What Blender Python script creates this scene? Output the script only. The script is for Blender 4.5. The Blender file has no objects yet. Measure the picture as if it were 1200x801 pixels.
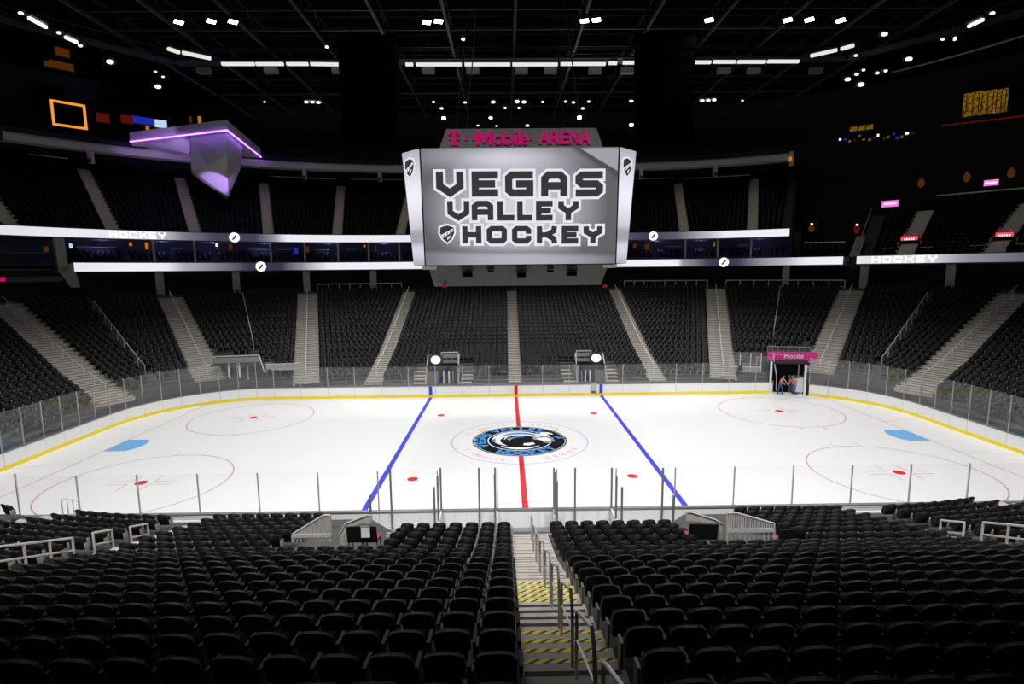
import bpy, bmesh, math, random
import numpy as np
from mathutils import Vector, Matrix
random.seed(7)
SC = bpy.context.scene
COL = SC.collection
PI = math.pi
rad = math.radians
# ------------------------------------------------------------------ camera
CAM = np.array([-0.8274, -35.652, 11.3954]); YAW, PIT, ROLL, FPX = -0.010485, -0.130658, 0.009831, 637.65
def _rot():
    cy, sy = math.cos(YAW), math.sin(YAW); cp, sp = math.cos(PIT), math.sin(PIT); cr, sr = math.cos(ROLL), math.sin(ROLL)
    return (np.array([[cy,-sy,0],[sy,cy,0],[0,0,1]]) @ np.array([[1,0,0],[0,cp,-sp],[0,sp,cp]]) @ np.array([[cr,0,sr],[0,1,0],[-sr,0,cr]]))
RC = _rot()
cd = bpy.data.cameras.new('camera'); cam = bpy.data.objects.new('camera', cd); COL.objects.link(cam)
cd.sensor_width = 36; cd.lens = FPX*36/1200; cd.clip_start = .05; cd.clip_end = 500
m = Matrix.Identity(4)
for i in range(3):
    m[i][0] = RC[i,0]; m[i][1] = RC[i,2]; m[i][2] = -RC[i,1]; m[i][3] = CAM[i]
cam.matrix_world = m
SC.camera = cam
# ------------------------------------------------------------------ world, exposure
w = bpy.data.worlds.new('world'); SC.world = w; w.use_nodes = True
w.node_tree.nodes['Background'].inputs[0].default_value = (.004,.004,.005,1); w.node_tree.nodes['Background'].inputs[1].default_value = .3
SC.view_settings.view_transform = 'Standard'; SC.view_settings.look = 'None'; SC.view_settings.gamma = 1
SC.view_settings.use_curve_mapping = False; SC.view_settings.exposure = 0.0
SC.cycles.transparent_max_bounces = 24
SC.cycles.max_bounces = 6
STAND_W = 8300.0
FLOOD_W = 2250.0                     # power of one rink floodlight
SPILL_W = 470.0                      # stray light of the floodlights in view, reaching the upper tier
FLOOD_CONE = rad(112); FLOOD_BLEND = .7

# ------------------------------------------------------------------ helpers: pixel rays (photograph 1200 x 801) met with real surfaces
def ray(px, py):
    return CAM, RC @ np.array([(px-600)/FPX, 1, (400.5-py)/FPX])
def at_z(px, py, Z):
    o, d = ray(px, py); return Vector(o + d*(Z-o[2])/d[2])
def at_y(px, py, Y):
    o, d = ray(px, py); return Vector(o + d*(Y-o[1])/d[1])
def proj(P):
    v = (np.asarray(P, float)-CAM) @ RC
    return np.stack([600+FPX*v[...,0]/v[...,1], 400.5-FPX*v[...,2]/v[...,1], v[...,1]], -1)
# ------------------------------------------------------------------ the bowl's plan: straight sides |x|<=CX, fanned corners about (CX, CY)
CX, CY = 13.3, -4.6
def bowl(l, r, side=1):
    """point at arclength l on the ring of radius r; returns x, y, outward normal"""
    if abs(l) <= CX: return l, side*(CY+r), 0.0, float(side)
    t = (abs(l)-CX)/r; s = 1 if l > 0 else -1
    return s*(CX+r*math.sin(t)), side*(CY+r*math.cos(t)), s*math.sin(t), side*math.cos(t)
def bowl_a(deg, r, side=1):
    """same, by fan angle in degrees (0 = where the corner begins)"""
    return bowl(math.copysign(CX+r*rad(abs(deg)), deg), r, side)
def at_ring(px, py, r):
    """where a sight line meets the far ring wall of radius r: (point, arclength)"""
    o, d = ray(px, py); ts = np.linspace(20, 170, 30001); q = o + d*ts[:,None]
    ax = np.maximum(np.abs(q[:,0])-CX, 0); rr = np.hypot(ax, q[:,1]-CY)
    i = np.where((rr[:-1] < r) & (rr[1:] >= r))[0][0]; q = q[i]
    t = math.atan2(max(abs(q[0])-CX, 0), q[1]-CY)
    l = q[0] if abs(q[0]) <= CX else math.copysign(CX+r*t, q[0])
    return Vector(q), l
def rink_sdf(x, y):
    qx, qy = abs(x)-(30.48-8.53), abs(y)-(12.95-8.53)
    return math.hypot(max(qx,0), max(qy,0)) + min(max(qx,qy),0) - 8.53
# ------------------------------------------------------------------ materials
MATS = {}
def mat(name, col, rough=.6, metal=0, noise=0, scale=4, spec=.5, bump=0):
    if name in MATS: return MATS[name]
    M = bpy.data.materials.new(name); M.use_nodes = True; nt = M.node_tree; b = nt.nodes['Principled BSDF']
    b.inputs['Base Color'].default_value = (*col, 1); b.inputs['Roughness'].default_value = rough
    b.inputs['Metallic'].default_value = metal; b.inputs['Specular IOR Level'].default_value = spec
    if noise:
        tc = nt.nodes.new('ShaderNodeTexCoord'); n = nt.nodes.new('ShaderNodeTexNoise'); n.inputs['Scale'].default_value = scale; n.inputs['Detail'].default_value = 4
        mx = nt.nodes.new('ShaderNodeMix'); mx.data_type = 'RGBA'
        mx.inputs[6].default_value = (*[c*(1-noise) for c in col], 1); mx.inputs[7].default_value = (*[min(1, c*(1+noise)) for c in col], 1)
        nt.links.new(tc.outputs['Object'], n.inputs['Vector']); nt.links.new(n.outputs['Fac'], mx.inputs[0]); nt.links.new(mx.outputs[2], b.inputs['Base Color'])
        if bump:
            bp = nt.nodes.new('ShaderNodeBump'); bp.inputs['Strength'].default_value = bump; nt.links.new(n.outputs['Fac'], bp.inputs['Height']); nt.links.new(bp.outputs['Normal'], b.inputs['Normal'])
    MATS[name] = M; return M
def emit(name, col, strength=1.0):
    if name in MATS: return MATS[name]
    M = bpy.data.materials.new(name); M.use_nodes = True; nt = M.node_tree; nt.nodes.remove(nt.nodes['Principled BSDF'])
    e = nt.nodes.new('ShaderNodeEmission'); e.inputs[0].default_value = (*col, 1); e.inputs[1].default_value = strength
    nt.links.new(e.outputs[0], nt.nodes['Material Output'].inputs[0]); MATS[name] = M; return M
def emit_attr(name, strength=1.0):
    """a display: shows the colours stored on its own mesh"""
    M = bpy.data.materials.new(name); M.use_nodes = True; nt = M.node_tree; nt.nodes.remove(nt.nodes['Principled BSDF'])
    e = nt.nodes.new('ShaderNodeEmission'); a = nt.nodes.new('ShaderNodeAttribute'); a.attribute_name = 'Picture'
    e.inputs[1].default_value = strength; nt.links.new(a.outputs['Color'], e.inputs[0]); nt.links.new(e.outputs[0], nt.nodes['Material Output'].inputs[0])
    MATS[name] = M; return M
def glass(name, clear=.86, gloss=.5):
    M = bpy.data.materials.new(name); M.use_nodes = True; nt = M.node_tree; nt.nodes.remove(nt.nodes['Principled BSDF'])
    t = nt.nodes.new('ShaderNodeBsdfTransparent'); g = nt.nodes.new('ShaderNodeBsdfGlossy'); g.inputs['Roughness'].default_value = .04
    d = nt.nodes.new('ShaderNodeBsdfDiffuse'); d.inputs[0].default_value = (.75,.77,.78,1)
    n = nt.nodes.new('ShaderNodeTexNoise'); n.inputs['Scale'].default_value = 2.5
    m1 = nt.nodes.new('ShaderNodeMixShader'); m1.inputs[0].default_value = gloss
    m2 = nt.nodes.new('ShaderNodeMixShader'); m2.inputs[0].default_value = 1-clear
    nt.links.new(d.outputs[0], m1.inputs[1]); nt.links.new(g.outputs[0], m1.inputs[2])
    nt.links.new(t.outputs[0], m2.inputs[1]); nt.links.new(m1.outputs[0], m2.inputs[2]); nt.links.new(m2.outputs[0], nt.nodes['Material Output'].inputs[0])
    MATS[name] = M; return M
def stripes(name, c1, c2, scale):
    """diagonal hazard tape"""
    M = bpy.data.materials.new(name); M.use_nodes = True; nt = M.node_tree; b = nt.nodes['Principled BSDF']; b.inputs['Roughness'].default_value = .6
    tc = nt.nodes.new('ShaderNodeTexCoord'); mp = nt.nodes.new('ShaderNodeVectorMath'); mp.operation = 'DOT_PRODUCT'; mp.inputs[1].default_value = (scale, -scale*1.6, -scale*1.6)
    fr = nt.nodes.new('ShaderNodeMath'); fr.operation = 'FRACT'; gt = nt.nodes.new('ShaderNodeMath'); gt.operation = 'GREATER_THAN'; gt.inputs[1].default_value = .62
    mx = nt.nodes.new('ShaderNodeMix'); mx.data_type = 'RGBA'; mx.inputs[6].default_value = (*c1,1); mx.inputs[7].default_value = (*c2,1)
    nt.links.new(tc.outputs['Object'], mp.inputs[0]); nt.links.new(mp.outputs['Value'], fr.inputs[0]); nt.links.new(fr.outputs[0], gt.inputs[0])
    nt.links.new(gt.outputs[0], mx.inputs[0]); nt.links.new(mx.outputs[2], b.inputs['Base Color']); MATS[name] = M; return M
ICE = mat('ice', (.86,.87,.875), .34, noise=.02, scale=.35, spec=.25)
WHITE = mat('board_white', (.84,.845,.85), .4, noise=.02, scale=.7)
YELLOW = mat('kick_yellow', (.88,.70,.012), .45)
RED = mat('paint_red', (.66,.022,.032), .6, spec=.1)
THINRED = mat('paint_thin_red', (.66,.30,.32), .5)
BLUE = mat('paint_blue', (.055,.06,.66), .6, spec=.1)
THINBLUE = mat('paint_thin_blue', (.40,.42,.78), .5)
CREASE = mat('paint_crease_blue', (.17,.47,.82), .5)
PINKPAINT = mat('paint_pink', (.86,.36,.55), .5)
PALERED = mat('paint_faded_red', (.74,.52,.53), .5)
LOGOBLK = mat('logo_black', (.006,.006,.007), .7, spec=.05); LOGOBLU = mat('logo_blue', (.05,.28,.76), .6, spec=.1); LOGOWHT = mat('logo_white', (.82,.83,.84), .5); LOGOGRY = mat('logo_grey', (.30,.31,.32), .6, spec=.1)
LOGOYEL = mat('logo_yellow', (.72,.6,.04), .5)
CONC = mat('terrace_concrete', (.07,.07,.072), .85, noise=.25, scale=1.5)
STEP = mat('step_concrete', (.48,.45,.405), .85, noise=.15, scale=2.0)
STEPN = mat('near_step_concrete', (.50,.46,.41), .85, noise=.18, scale=2.0)
STEPD = mat('step_edge_dark', (.035,.033,.03), .8)
HAZ = stripes('hazard_tape', (.95,.79,.02), (.03,.025,.02), 5.2)
SEATM = mat('seat_black_plastic', (.0062,.0068,.0082), .5, spec=.26)
SEATP = mat('seat_pan_black', (.0055,.006,.0073), .55, spec=.22)
SEATMET = mat('seat_standard_metal', (.17,.165,.155), .5, metal=.3)
STEEL = mat('rail_steel', (.55,.55,.54), .35, metal=.6)
RAILW = mat('rail_pale_paint', (.62,.60,.56), .5)
STAN = mat('stanchion_aluminium', (.50,.50,.50), .4, metal=.5)
STANW = mat('post_white', (.80,.80,.80), .45)
CAPM = mat('cap_rail_grey', (.20,.205,.21), .4)
GLASS = glass('rink_glass', .945, .80); GLASSN = glass('rink_glass_clear', .975, .6)  # one glass in two mixes: hazier, and clearer for the near panes
DARK = mat('dark_paint', (.012,.012,.014), .8)
DARK2 = mat('dark_wall', (.022,.021,.022), .85, noise=.3, scale=.3)
NAVY = mat('suite_navy', (.045,.047,.085), .75, noise=.3, scale=.8)
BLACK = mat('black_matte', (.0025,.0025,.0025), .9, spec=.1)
SPKBLK = mat('speaker_black', (.0009,.0009,.001), 1.0, spec=0)
SOFFIT = mat('pale_soffit', (.72,.70,.66), .7, noise=.08, scale=.5)
COLM = mat('column_grey', (.30,.285,.27), .8, noise=.15, scale=1)
TRUSS = mat('truss_steel', (.022,.029,.024), .6)
TRUSSD = mat('truss_steel_dark', (.006,.008,.0065), .6)
GREY = mat('housing_grey', (.16,.165,.165), .6)
DGREY = mat('housing_dark_grey', (.045,.048,.05), .6)
LAMPW = emit('lamp_white', (1,.98,1), 14)
LAMPWARM = emit('lamp_warm_dim', (.86,.85,.80), .95)
LAMPSM = emit('lamp_small', (1,.97,.92), 1.6)
ORANGE = emit('orange_glow', (1,.33,.02), .5)
ORANGED = emit('orange_glow_dim', (.7,.19,.02), .10)
AMBER = emit('amber_window', (.62,.33,.02), .30)
_nt = AMBER.node_tree; _n = _nt.nodes.new('ShaderNodeTexNoise'); _n.inputs['Scale'].default_value = 3.0; _tc = _nt.nodes.new('ShaderNodeTexCoord'); _r = _nt.nodes.new('ShaderNodeMapRange')
_r.inputs[1].default_value = .35; _r.inputs[2].default_value = .7; _r.inputs[3].default_value = .04; _r.inputs[4].default_value = .42
_nt.links.new(_tc.outputs['Object'], _n.inputs['Vector']); _nt.links.new(_n.outputs['Fac'], _r.inputs[0]); _nt.links.new(_r.outputs[0], _nt.nodes['Emission'].inputs[1])
REDG = emit('red_glow', (.8,.04,.02), .11)
REDSIGN = emit('red_sign', (1,.07,.09), 1.1)
PINKSIGN = emit('pink_sign', (.95,.22,.80), 1.0)
MAGENTA = emit('magenta_letters', (.80,.008,.20), .55)
WHITESIGN = emit('white_sign', (1,.95,1), 1.1)
BLUEG = emit('blue_screen', (.03,.05,.75), .45)
PURPLE = emit('purple_led', (.36,.12,1), 6)
CYANW = emit('pale_screen', (.55,.75,.95), .9)
# ------------------------------------------------------------------ mesh helpers
class MB:
    def __init__(s): s.v = []; s.f = []
    def poly(s, pts):
        n = len(s.v); s.v += [tuple(p) for p in pts]; s.f.append(tuple(range(n, n+len(pts)))); return s
    def hexa(s, p):          # 8 corners: bottom 4, top 4
        n = len(s.v); s.v += [tuple(q) for q in p]
        s.f += [tuple(n+i for i in f) for f in ((3,2,1,0),(4,5,6,7),(0,1,5,4),(1,2,6,5),(2,3,7,6),(3,0,4,7))]; return s
    def box(s, c, d, rz=0, n=None):
        cx, cy, cz = c; hx, hy, hz = d[0]/2, d[1]/2, d[2]/2; co, si = math.cos(rz), math.sin(rz); P = []
        for z in (-hz, hz):
            for x, y in ((-hx,-hy),(hx,-hy),(hx,hy),(-hx,hy)): P.append((cx+x*co-y*si, cy+x*si+y*co, cz+z))
        return s.hexa(P)
    def bar(s, a, b, r, n=6):
        a, b = Vector(a), Vector(b); d = (b-a).normalized(); u = d.orthogonal().normalized(); w_ = d.cross(u); k = len(s.v)
        for p in (a, b):
            for i in range(n):
                t = 2*PI*i/n; s.v.append(tuple(p+u*r*math.cos(t)+w_*r*math.sin(t)))
        for i in range(n): j = (i+1) % n; s.f.append((k+i, k+j, k+n+j, k+n+i))
        s.f.append(tuple(k+n-1-i for i in range(n))); s.f.append(tuple(k+n+i for i in range(n))); return s
    def path(s, pts, r, n=6):
        for a, b in zip(pts[:-1], pts[1:]): s.bar(a, b, r, n)
        return s
    def beam(s, a, b, wd, h):   # rectangular beam with vertical sides
        a, b = Vector(a), Vector(b); d = (b-a); d.z = 0
        if d.length < 1e-6: d = Vector((1,0,0))
        t = Vector((-d.y, d.x, 0)).normalized()*wd/2; z = Vector((0,0,h/2))
        return s.hexa([a-t-z, b-t-z, b+t-z, a+t-z, a-t+z, b-t+z, b+t+z, a+t+z])
    def extrude(s, pts, vec):
        vec = Vector(vec); n = len(pts); A = [Vector(p) for p in pts]; k = len(s.v)
        s.v += [tuple(p) for p in A] + [tuple(p+vec) for p in A]
        s.f.append(tuple(k+n-1-i for i in range(n))); s.f.append(tuple(k+n+i for i in range(n)))
        for i in range(n): j = (i+1) % n; s.f.append((k+i, k+j, k+n+j, k+n+i))
        return s
    def disc(s, c, r, z, n=40, r0=0, h=0):
        for i in range(n):
            a, b = 2*PI*i/n, 2*PI*(i+1)/n
            if r0: s.poly([(c[0]+r0*math.cos(a), c[1]+r0*math.sin(a), z), (c[0]+r*math.cos(a), c[1]+r*math.sin(a), z), (c[0]+r*math.cos(b), c[1]+r*math.sin(b), z), (c[0]+r0*math.cos(b), c[1]+r0*math.sin(b), z)])
        if not r0: s.poly([(c[0]+r*math.cos(2*PI*i/n), c[1]+r*math.sin(2*PI*i/n), z) for i in range(n)])
        return s
    def mesh(s, name, material, smooth=False):
        me = bpy.data.meshes.new(name); me.from_pydata(s.v, [], s.f); me.update()
        if material: me.materials.append(material)
        if smooth:
            for p_ in me.polygons: p_.use_smooth = True
        return me
    def build(s, name, material, parent=None, smooth=False):
        return link(name, s.mesh(name, material, smooth), parent)
def split(name, mb_list, mtl, parent):
    for b in mb_list: b.build(name, mtl, parent)
def link(name, me, parent=None, loc=None, rz=None):
    o = bpy.data.objects.new(name, me); COL.objects.link(o)
    if loc is not None: o.location = loc
    if rz is not None: o.rotation_euler = (0,0,rz)
    if parent: o.parent = parent
    return o
def tag(o, label=None, cat=None, group=None, kind=None):
    if label: o['label'] = label
    if cat: o['category'] = cat
    if group: o['group'] = group
    if kind: o['kind'] = kind
    return o
def thing(name, label, cat, loc=(0,0,0), rz=0, group=None):
    o = bpy.data.objects.new(name, None); COL.objects.link(o); o.location = loc; o.rotation_euler = (0,0,rz); o.empty_display_size = .2
    return tag(o, label, cat, group)
def struct(o, label): return tag(o, label, None, None, 'structure')
def place(o, M):       # put a flat (x right, y up) mesh into the world
    o.matrix_local = M; return o
ORD = ['first','second','third','fourth','fifth','sixth','seventh','eighth','ninth','tenth','eleventh','twelfth','thirteenth','fourteenth','fifteenth','sixteenth','seventeenth','eighteenth','nineteenth','twentieth','twenty-first','twenty-second','twenty-third','twenty-fourth','twenty-fifth','twenty-sixth','twenty-seventh','twenty-eighth','twenty-ninth','thirtieth']
# ---- lettering
def text_mesh(txt, size, bold=0, depth=0, mtl=None, align='LEFT'):
    cu = bpy.data.curves.new('lettering', 'FONT'); cu.body = txt; cu.size = size; cu.offset = bold; cu.extrude = depth; cu.align_x = align
    ob = bpy.data.objects.new('lettering', cu); COL.objects.link(ob)
    dg = bpy.context.evaluated_depsgraph_get(); me = bpy.data.meshes.new_from_object(ob.evaluated_get(dg)); bpy.data.objects.remove(ob)
    me.materials.clear()
    if mtl: me.materials.append(mtl)
    return me
GLY = {'V':[[(0,1),(0,.38),(.5,0),(1,.38),(1,1)]], 'E':[[(1,1),(0,1),(0,0),(1,0)],[(0,.5),(.85,.5)]],
 'G':[[(1,1),(.16,1),(0,.84),(0,.16),(.16,0),(1,0),(1,.5),(.5,.5)]], 'A':[[(0,0),(0,.8),(.2,1),(.8,1),(1,.8),(1,0)],[(0,.4),(1,.4)]],
 'S':[[(1,1),(.15,1),(0,.85),(0,.65),(.15,.5),(.85,.5),(1,.35),(1,.15),(.85,0),(0,0)]], 'L':[[(0,1),(0,0),(1,0)]],
 'Y':[[(0,1),(0,.78),(.5,.45),(1,.78),(1,1)],[(.5,.45),(.5,0)]], 'H':[[(0,1),(0,0)],[(1,1),(1,0)],[(0,.5),(1,.5)]],
 'O':[[(.5,1),(.15,1),(0,.85),(0,.15),(.15,0),(.85,0),(1,.15),(1,.85),(.85,1),(.5,1)]], 'C':[[(1,.78),(1,.85),(.85,1),(.15,1),(0,.85),(0,.15),(.15,0),(.85,0),(1,.15),(1,.22)]],
 'K':[[(0,1),(0,0)],[(1,1),(.98,.82),(.5,.5),(.98,.18),(1,0)],[(0,.5),(.5,.5)]]}
def stroke(pts, hw, cap):
    P = [Vector(p) for p in pts]; P[0] = P[0]+(P[0]-P[1]).normalized()*cap; P[-1] = P[-1]+(P[-1]-P[-2]).normalized()*cap
    L, R_ = [], []
    for i, p in enumerate(P):
        a = (p-P[i-1]).normalized() if i else (P[1]-p).normalized(); b = (P[i+1]-p).normalized() if i < len(P)-1 else a
        n1 = Vector((-a.y, a.x)); n2 = Vector((-b.y, b.x)); mm = (n1+n2); mm = mm.normalized() if mm.length > .2 else n1
        k = hw/max(.5, mm.dot(n1)); L.append(p+mm*k); R_.append(p-mm*k)
    return [[R_[i], R_[i+1], L[i+1], L[i]] for i in range(len(P)-1)]
def glyph(ch, x0, y0, x1, y1, sw, grow=0, z=0):
    """block letter filling the box; grow>0 gives the halo"""
    mb = MB(); hw = sw/2
    for pl in GLY[ch]:
        pts = [(x0+hw+u*(x1-x0-sw), y0+hw+v*(y1-y0-sw)) for u, v in pl]
        for q in stroke(pts, hw+grow, grow+(0 if pl in ([(0,.5),(.5,.5)],[(.5,.45),(.5,0)]) and False else hw*.9)):
            mb.poly([(p.x, p.y, z) for p in q])
    return mb
# =================================================================== lights of the hall: floodlights hang from the roof grid over the ice
GRID_Z = 31.0
FL_Z = 29.2
def floodlight(pos, target, label, power=FLOOD_W, cone=FLOOD_CONE, size=.62, spill=False):
    t = thing('floodlight', label, 'floodlight', pos, 0, 'floodlights over the ice')
    d = (Vector(target)-Vector(pos)).normalized(); q = d.to_track_quat('-Z', 'Y'); Mx = q.to_matrix().to_4x4()
    h = MB(); h.hexa([(-size*.5,-size*.4,0),(size*.5,-size*.4,0),(size*.5,size*.4,0),(-size*.5,size*.4,0),(-size*.3,-size*.25,.45),(size*.3,-size*.25,.45),(size*.3,size*.25,.45),(-size*.3,size*.25,.45)])
    o = h.build('housing', DGREY, t); o.matrix_local = Mx
    l_ = MB().box((0,0,-.012), (size*.92,size*.72,.02)).build('lens', LAMPW, o)
    MB().bar((0,0,.3), (0,0,37.08-pos[2]), .025).build('hanger', BLACK, t)
    ld = bpy.data.lights.new('flood_beam', 'SPOT'); ld.energy = power; ld.spot_size = cone; ld.spot_blend = FLOOD_BLEND if cone > rad(101) else .55; ld.shadow_soft_size = 1.1; ld.color = (1,.985,.97)
    lo = bpy.data.objects.new('flood_beam', ld); COL.objects.link(lo); lo.parent = t; lo.matrix_local = Matrix.Translation(d*.08) @ Mx
    if spill:
        ls = bpy.data.lights.new('stray_light', 'SPOT'); ls.energy = SPILL_W; ls.spot_size = rad(172); ls.spot_blend = .15; ls.shadow_soft_size = .3; ls.color = (1,.95,.88)
        so = bpy.data.objects.new('stray_light', ls); COL.objects.link(so); so.parent = t; so.location = (0,0,-.35)
    return t
_fl = [((500,26),'bright floodlight under the roof, left lamp of the pair left of centre'), ((514,25),'bright floodlight under the roof, right lamp of the pair left of centre'),
 ((685,24.5),'bright floodlight under the roof, left lamp of the pair right of centre'), ((699,23.5),'bright floodlight under the roof, right lamp of the pair right of centre'),
 ((831,23.5),'single white floodlight between the centre pair and the right pair'), ((923,23.5),'left lamp of the tilted floodlight pair on the right'),
 ((948.5,23),'right lamp of the tilted floodlight pair on the right'), ((985,24),'outermost single floodlight on the right end of the lamp row'),
 ((209.5,26),'outermost single floodlight on the left end of the lamp row'), ((247.5,25),'left lamp of the tilted floodlight pair on the left'), ((273,25.5),'right lamp of the tilted floodlight pair on the left')]
for (px, py), lb in _fl:
    p = at_z(px, py, FL_Z)
    floodlight(p, (p.x*.86, p.y-3.5, 0), lb, spill=True)
for i, x in enumerate((-25,-16,-7,7,16,25)):       # the matching rows over the near half of the ice and the near stand, above the picture
    floodlight(Vector((x, -6.5, FL_Z)), (x*.86, -4.5, 0), 'floodlight above the near half of the ice, %s from the left' % ORD[i])
for i, x in enumerate((-24,-14,-5,5,14,24)):
    floodlight(Vector((x, -33, FL_Z)), (x*.85, -6, 0), 'floodlight above the near stand, %s from the left' % ORD[i], STAND_W*1.5, rad(70))
for i, (px, py) in enumerate(((433,138),(520,138.5),(679,137.5),(740,146.3))):   # lamps high above the far stand, either side of the scoreboard sign
    p = at_y(px, py, 32)
    floodlight(p, (p.x*.6, 2, 0), 'small floodlight high behind the scoreboard, %s from the left' % ORD[i], STAND_W*.8, rad(110), .45)
# =================================================================== ice sheet and its painted lines
ice = MB(); pts = []
def rink_outline(off=0, nc=14):
    out = []; R_ = 8.53+off
    for (cx, cy, a0) in ((21.95,4.42,0),(-21.95,4.42,90),(-21.95,-4.42,180),(21.95,-4.42,270)):
        for i in range(nc+1):
            a = rad(a0+90*i/nc); out.append((cx+R_*math.cos(a), cy+R_*math.sin(a)))
    return out
ice.poly([(x, y, 0) for x, y in rink_outline(.02)])
ICEO = struct(ice.build('floor', ICE), 'white ice sheet of the hockey rink')
def paint(name, mb, mtl): return mb.build(name, mtl, ICEO)
def line(name, x0, y0, x1, y1, wd, mtl, z=.004):
    d = Vector((x1-x0, y1-y0)); n = Vector((-d.y, d.x)).normalized()*wd/2
    return paint(name, MB().poly([(x0-n.x,y0-n.y,z),(x1-n.x,y1-n.y,z),(x1+n.x,y1+n.y,z),(x0+n.x,y0+n.y,z)]), mtl)
line('red_line', 0, -12.9, 0, 12.9, .30, RED)
for s in (-1, 1):
    line('blue_line', s*7.77, -12.9, s*7.77, 12.9, .30, BLUE)
    yl = 4.42+math.sqrt(8.53**2-(27.13-21.95)**2)
    line('goal_line', s*27.13, -yl, s*27.13, yl, .06, THINRED)
    cr = MB(); cr.poly([(s*27.1,-1.22,.005),(s*25.73,-1.22,.005)] + [(s*(27.1-1.83*math.cos(a)), 1.83*math.sin(a), .005) for a in np.linspace(-.66,.66,9)] + [(s*25.73,1.22,.005),(s*27.1,1.22,.005)])
    paint('goal_crease', cr, CREASE)
    line('trapezoid_line', s*27.13, 3.35, s*30.4, 4.27, .05, PALERED); line('trapezoid_line', s*27.13, -3.35, s*30.4, -4.27, .05, PALERED)
    for sy in (-1, 1):
        c = (s*21.03, sy*6.71)
        paint('faceoff_circle', MB().disc(c, 4.60, .004, 56, 4.53), THINRED)
        paint('faceoff_dot', MB().disc(c, .32, .006, 24), RED)
        paint('faceoff_dot', MB().disc((s*6.1, sy*6.71), .30, .006, 24), RED)
        for ax in (-1, 1):
            for ay in (-1, 1):
                line('faceoff_mark', c[0]+ax*.6, c[1]+ay*.23, c[0]+ax*1.8, c[1]+ay*.23, .05, THINRED)
                line('faceoff_mark', c[0]+ax*.6, c[1]+ay*.23, c[0]+ax*.6, c[1]+ay*1.1, .05, THINRED)
                line('faceoff_mark', c[0]+ax*.85, c[1]+ay*4.57, c[0]+ax*.85, c[1]+ay*5.17, .05, THINRED)
paint('centre_circle', MB().disc((0,0), 4.60, .004, 72, 4.54), THINBLUE)
rc = MB()
for i in range(20):
    a, b = PI*i/20, PI*(i+1)/20
    rc.poly([(3.02*math.cos(a), -12.92+3.02*math.sin(a), .004),(3.08*math.cos(a), -12.92+3.08*math.sin(a), .004),(3.08*math.cos(b), -12.92+3.08*math.sin(b), .004),(3.02*math.cos(b), -12.92+3.02*math.sin(b), .004)])
paint('referee_crease', rc, PALERED)
# ---- centre logo: black roundel with blue lettering and a curled white, blue and black figure
LR = 3.22
paint('logo_rim', MB().disc((0,0), LR, .008, 64), LOGOGRY)
LOGOD = paint('logo_disc', MB().disc((0,0), LR-.07, .010, 64), LOGOBLK)
_paint0 = paint
def paint(name, mb, mtl): return mb.build(name, mtl, LOGOD if name.startswith('logo_') else ICEO)
paint('logo_ring', MB().disc((0,0), LR-.13, .012, 64, LR-.17), LOGOWHT)
paint('logo_ring', MB().disc((0,0), 2.18, .012, 64, 2.10), LOGOWHT)
def arc_word(word, r, a0, a1, size, flip, mtl, name='letter', z=.014, bold=.02):
    n = len(word)
    for i, ch in enumerate(word):
        if ch == ' ': continue
        a = a0+(a1-a0)*(i+.5)/n
        me = text_mesh(ch, size, bold, 0, mtl, 'CENTER')
        o = link(name, me, LOGOD if mtl is LOGOBLU else ICEO); rz = rad(a)+(PI/2 if flip else -PI/2)
        o.location = (r*math.cos(rad(a)), r*math.sin(rad(a)), z); o.rotation_euler = (0,0,rz)
arc_word('VEGAS', 2.33, 212, 144, .98, False, LOGOBLU, bold=.045)
arc_word('VALLEY', 2.33, 135, 48, .98, False, LOGOBLU, bold=.045)
arc_word('HOCKEY', 2.97, 236, 324, .98, True, LOGOBLU, bold=.045)
def ring_arc(name, r0a, r1a, a0, a1, mtl, z, taper=True, c=(0,0), n=28):
    mb = MB()
    for i in range(n):
        u, v = i/n, (i+1)/n
        def pr(u): 
            t = a0+(a1-a0)*u; k = math.sin(PI*min(1,max(0,.08+.92*u))) if taper else 1
            mid = (r0a+r1a)/2; h = (r1a-r0a)/2*max(.02, k); return rad(t), mid-h, mid+h
        ta, ia, oa = pr(u); tb, ib, ob = pr(v)
        mb.poly([(c[0]+ia*math.cos(ta), c[1]+ia*math.sin(ta), z),(c[0]+oa*math.cos(ta), c[1]+oa*math.sin(ta), z),(c[0]+ob*math.cos(tb), c[1]+ob*math.sin(tb), z),(c[0]+ib*math.cos(tb), c[1]+ib*math.sin(tb), z)])
    return paint(name, mb, mtl)
ring_arc('logo_figure', .9, 2.0, 20, 235, LOGOWHT, .016)
ring_arc('logo_figure', 1.28, 1.72, 38, 150, LOGOBLU, .018)
ring_arc('logo_figure', .35, 1.05, 30, 230, LOGOBLK, .019)
ring_arc('logo_figure', 1.0, 1.35, 150, 300, LOGOBLK, .020)
ring_arc('logo_figure', 1.55, 1.95, 225, 318, LOGOWHT, .018)
ring_arc('logo_figure', 1.62, 1.85, 168, 200, LOGOBLU, .021)
ring_arc('logo_figure', .55, .8, 60, 200, LOGOBLU, .021)
ring_arc('logo_figure', .15, .45, 80, 200, LOGOGRY, .022, c=(-.45,.1))
def flat(name, pts, mtl, z): return paint(name, MB().poly([(x, y, z) for x, y in pts]), mtl)
flat('logo_figure', [(1.05,1.35),(1.5,1.75),(2.0,1.7),(2.35,1.35),(2.3,.95),(1.75,.85),(1.3,1.0)], LOGOWHT, .023)
flat('logo_figure', [(1.0,1.4),(1.35,1.72),(1.55,1.6),(1.42,1.25)], LOGOBLU, .024)
flat('logo_figure', [(1.95,1.3),(2.5,1.05),(3.0,.35),(3.3,.15),(2.7,.1),(2.2,.5)], LOGOBLK, .024)
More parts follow.
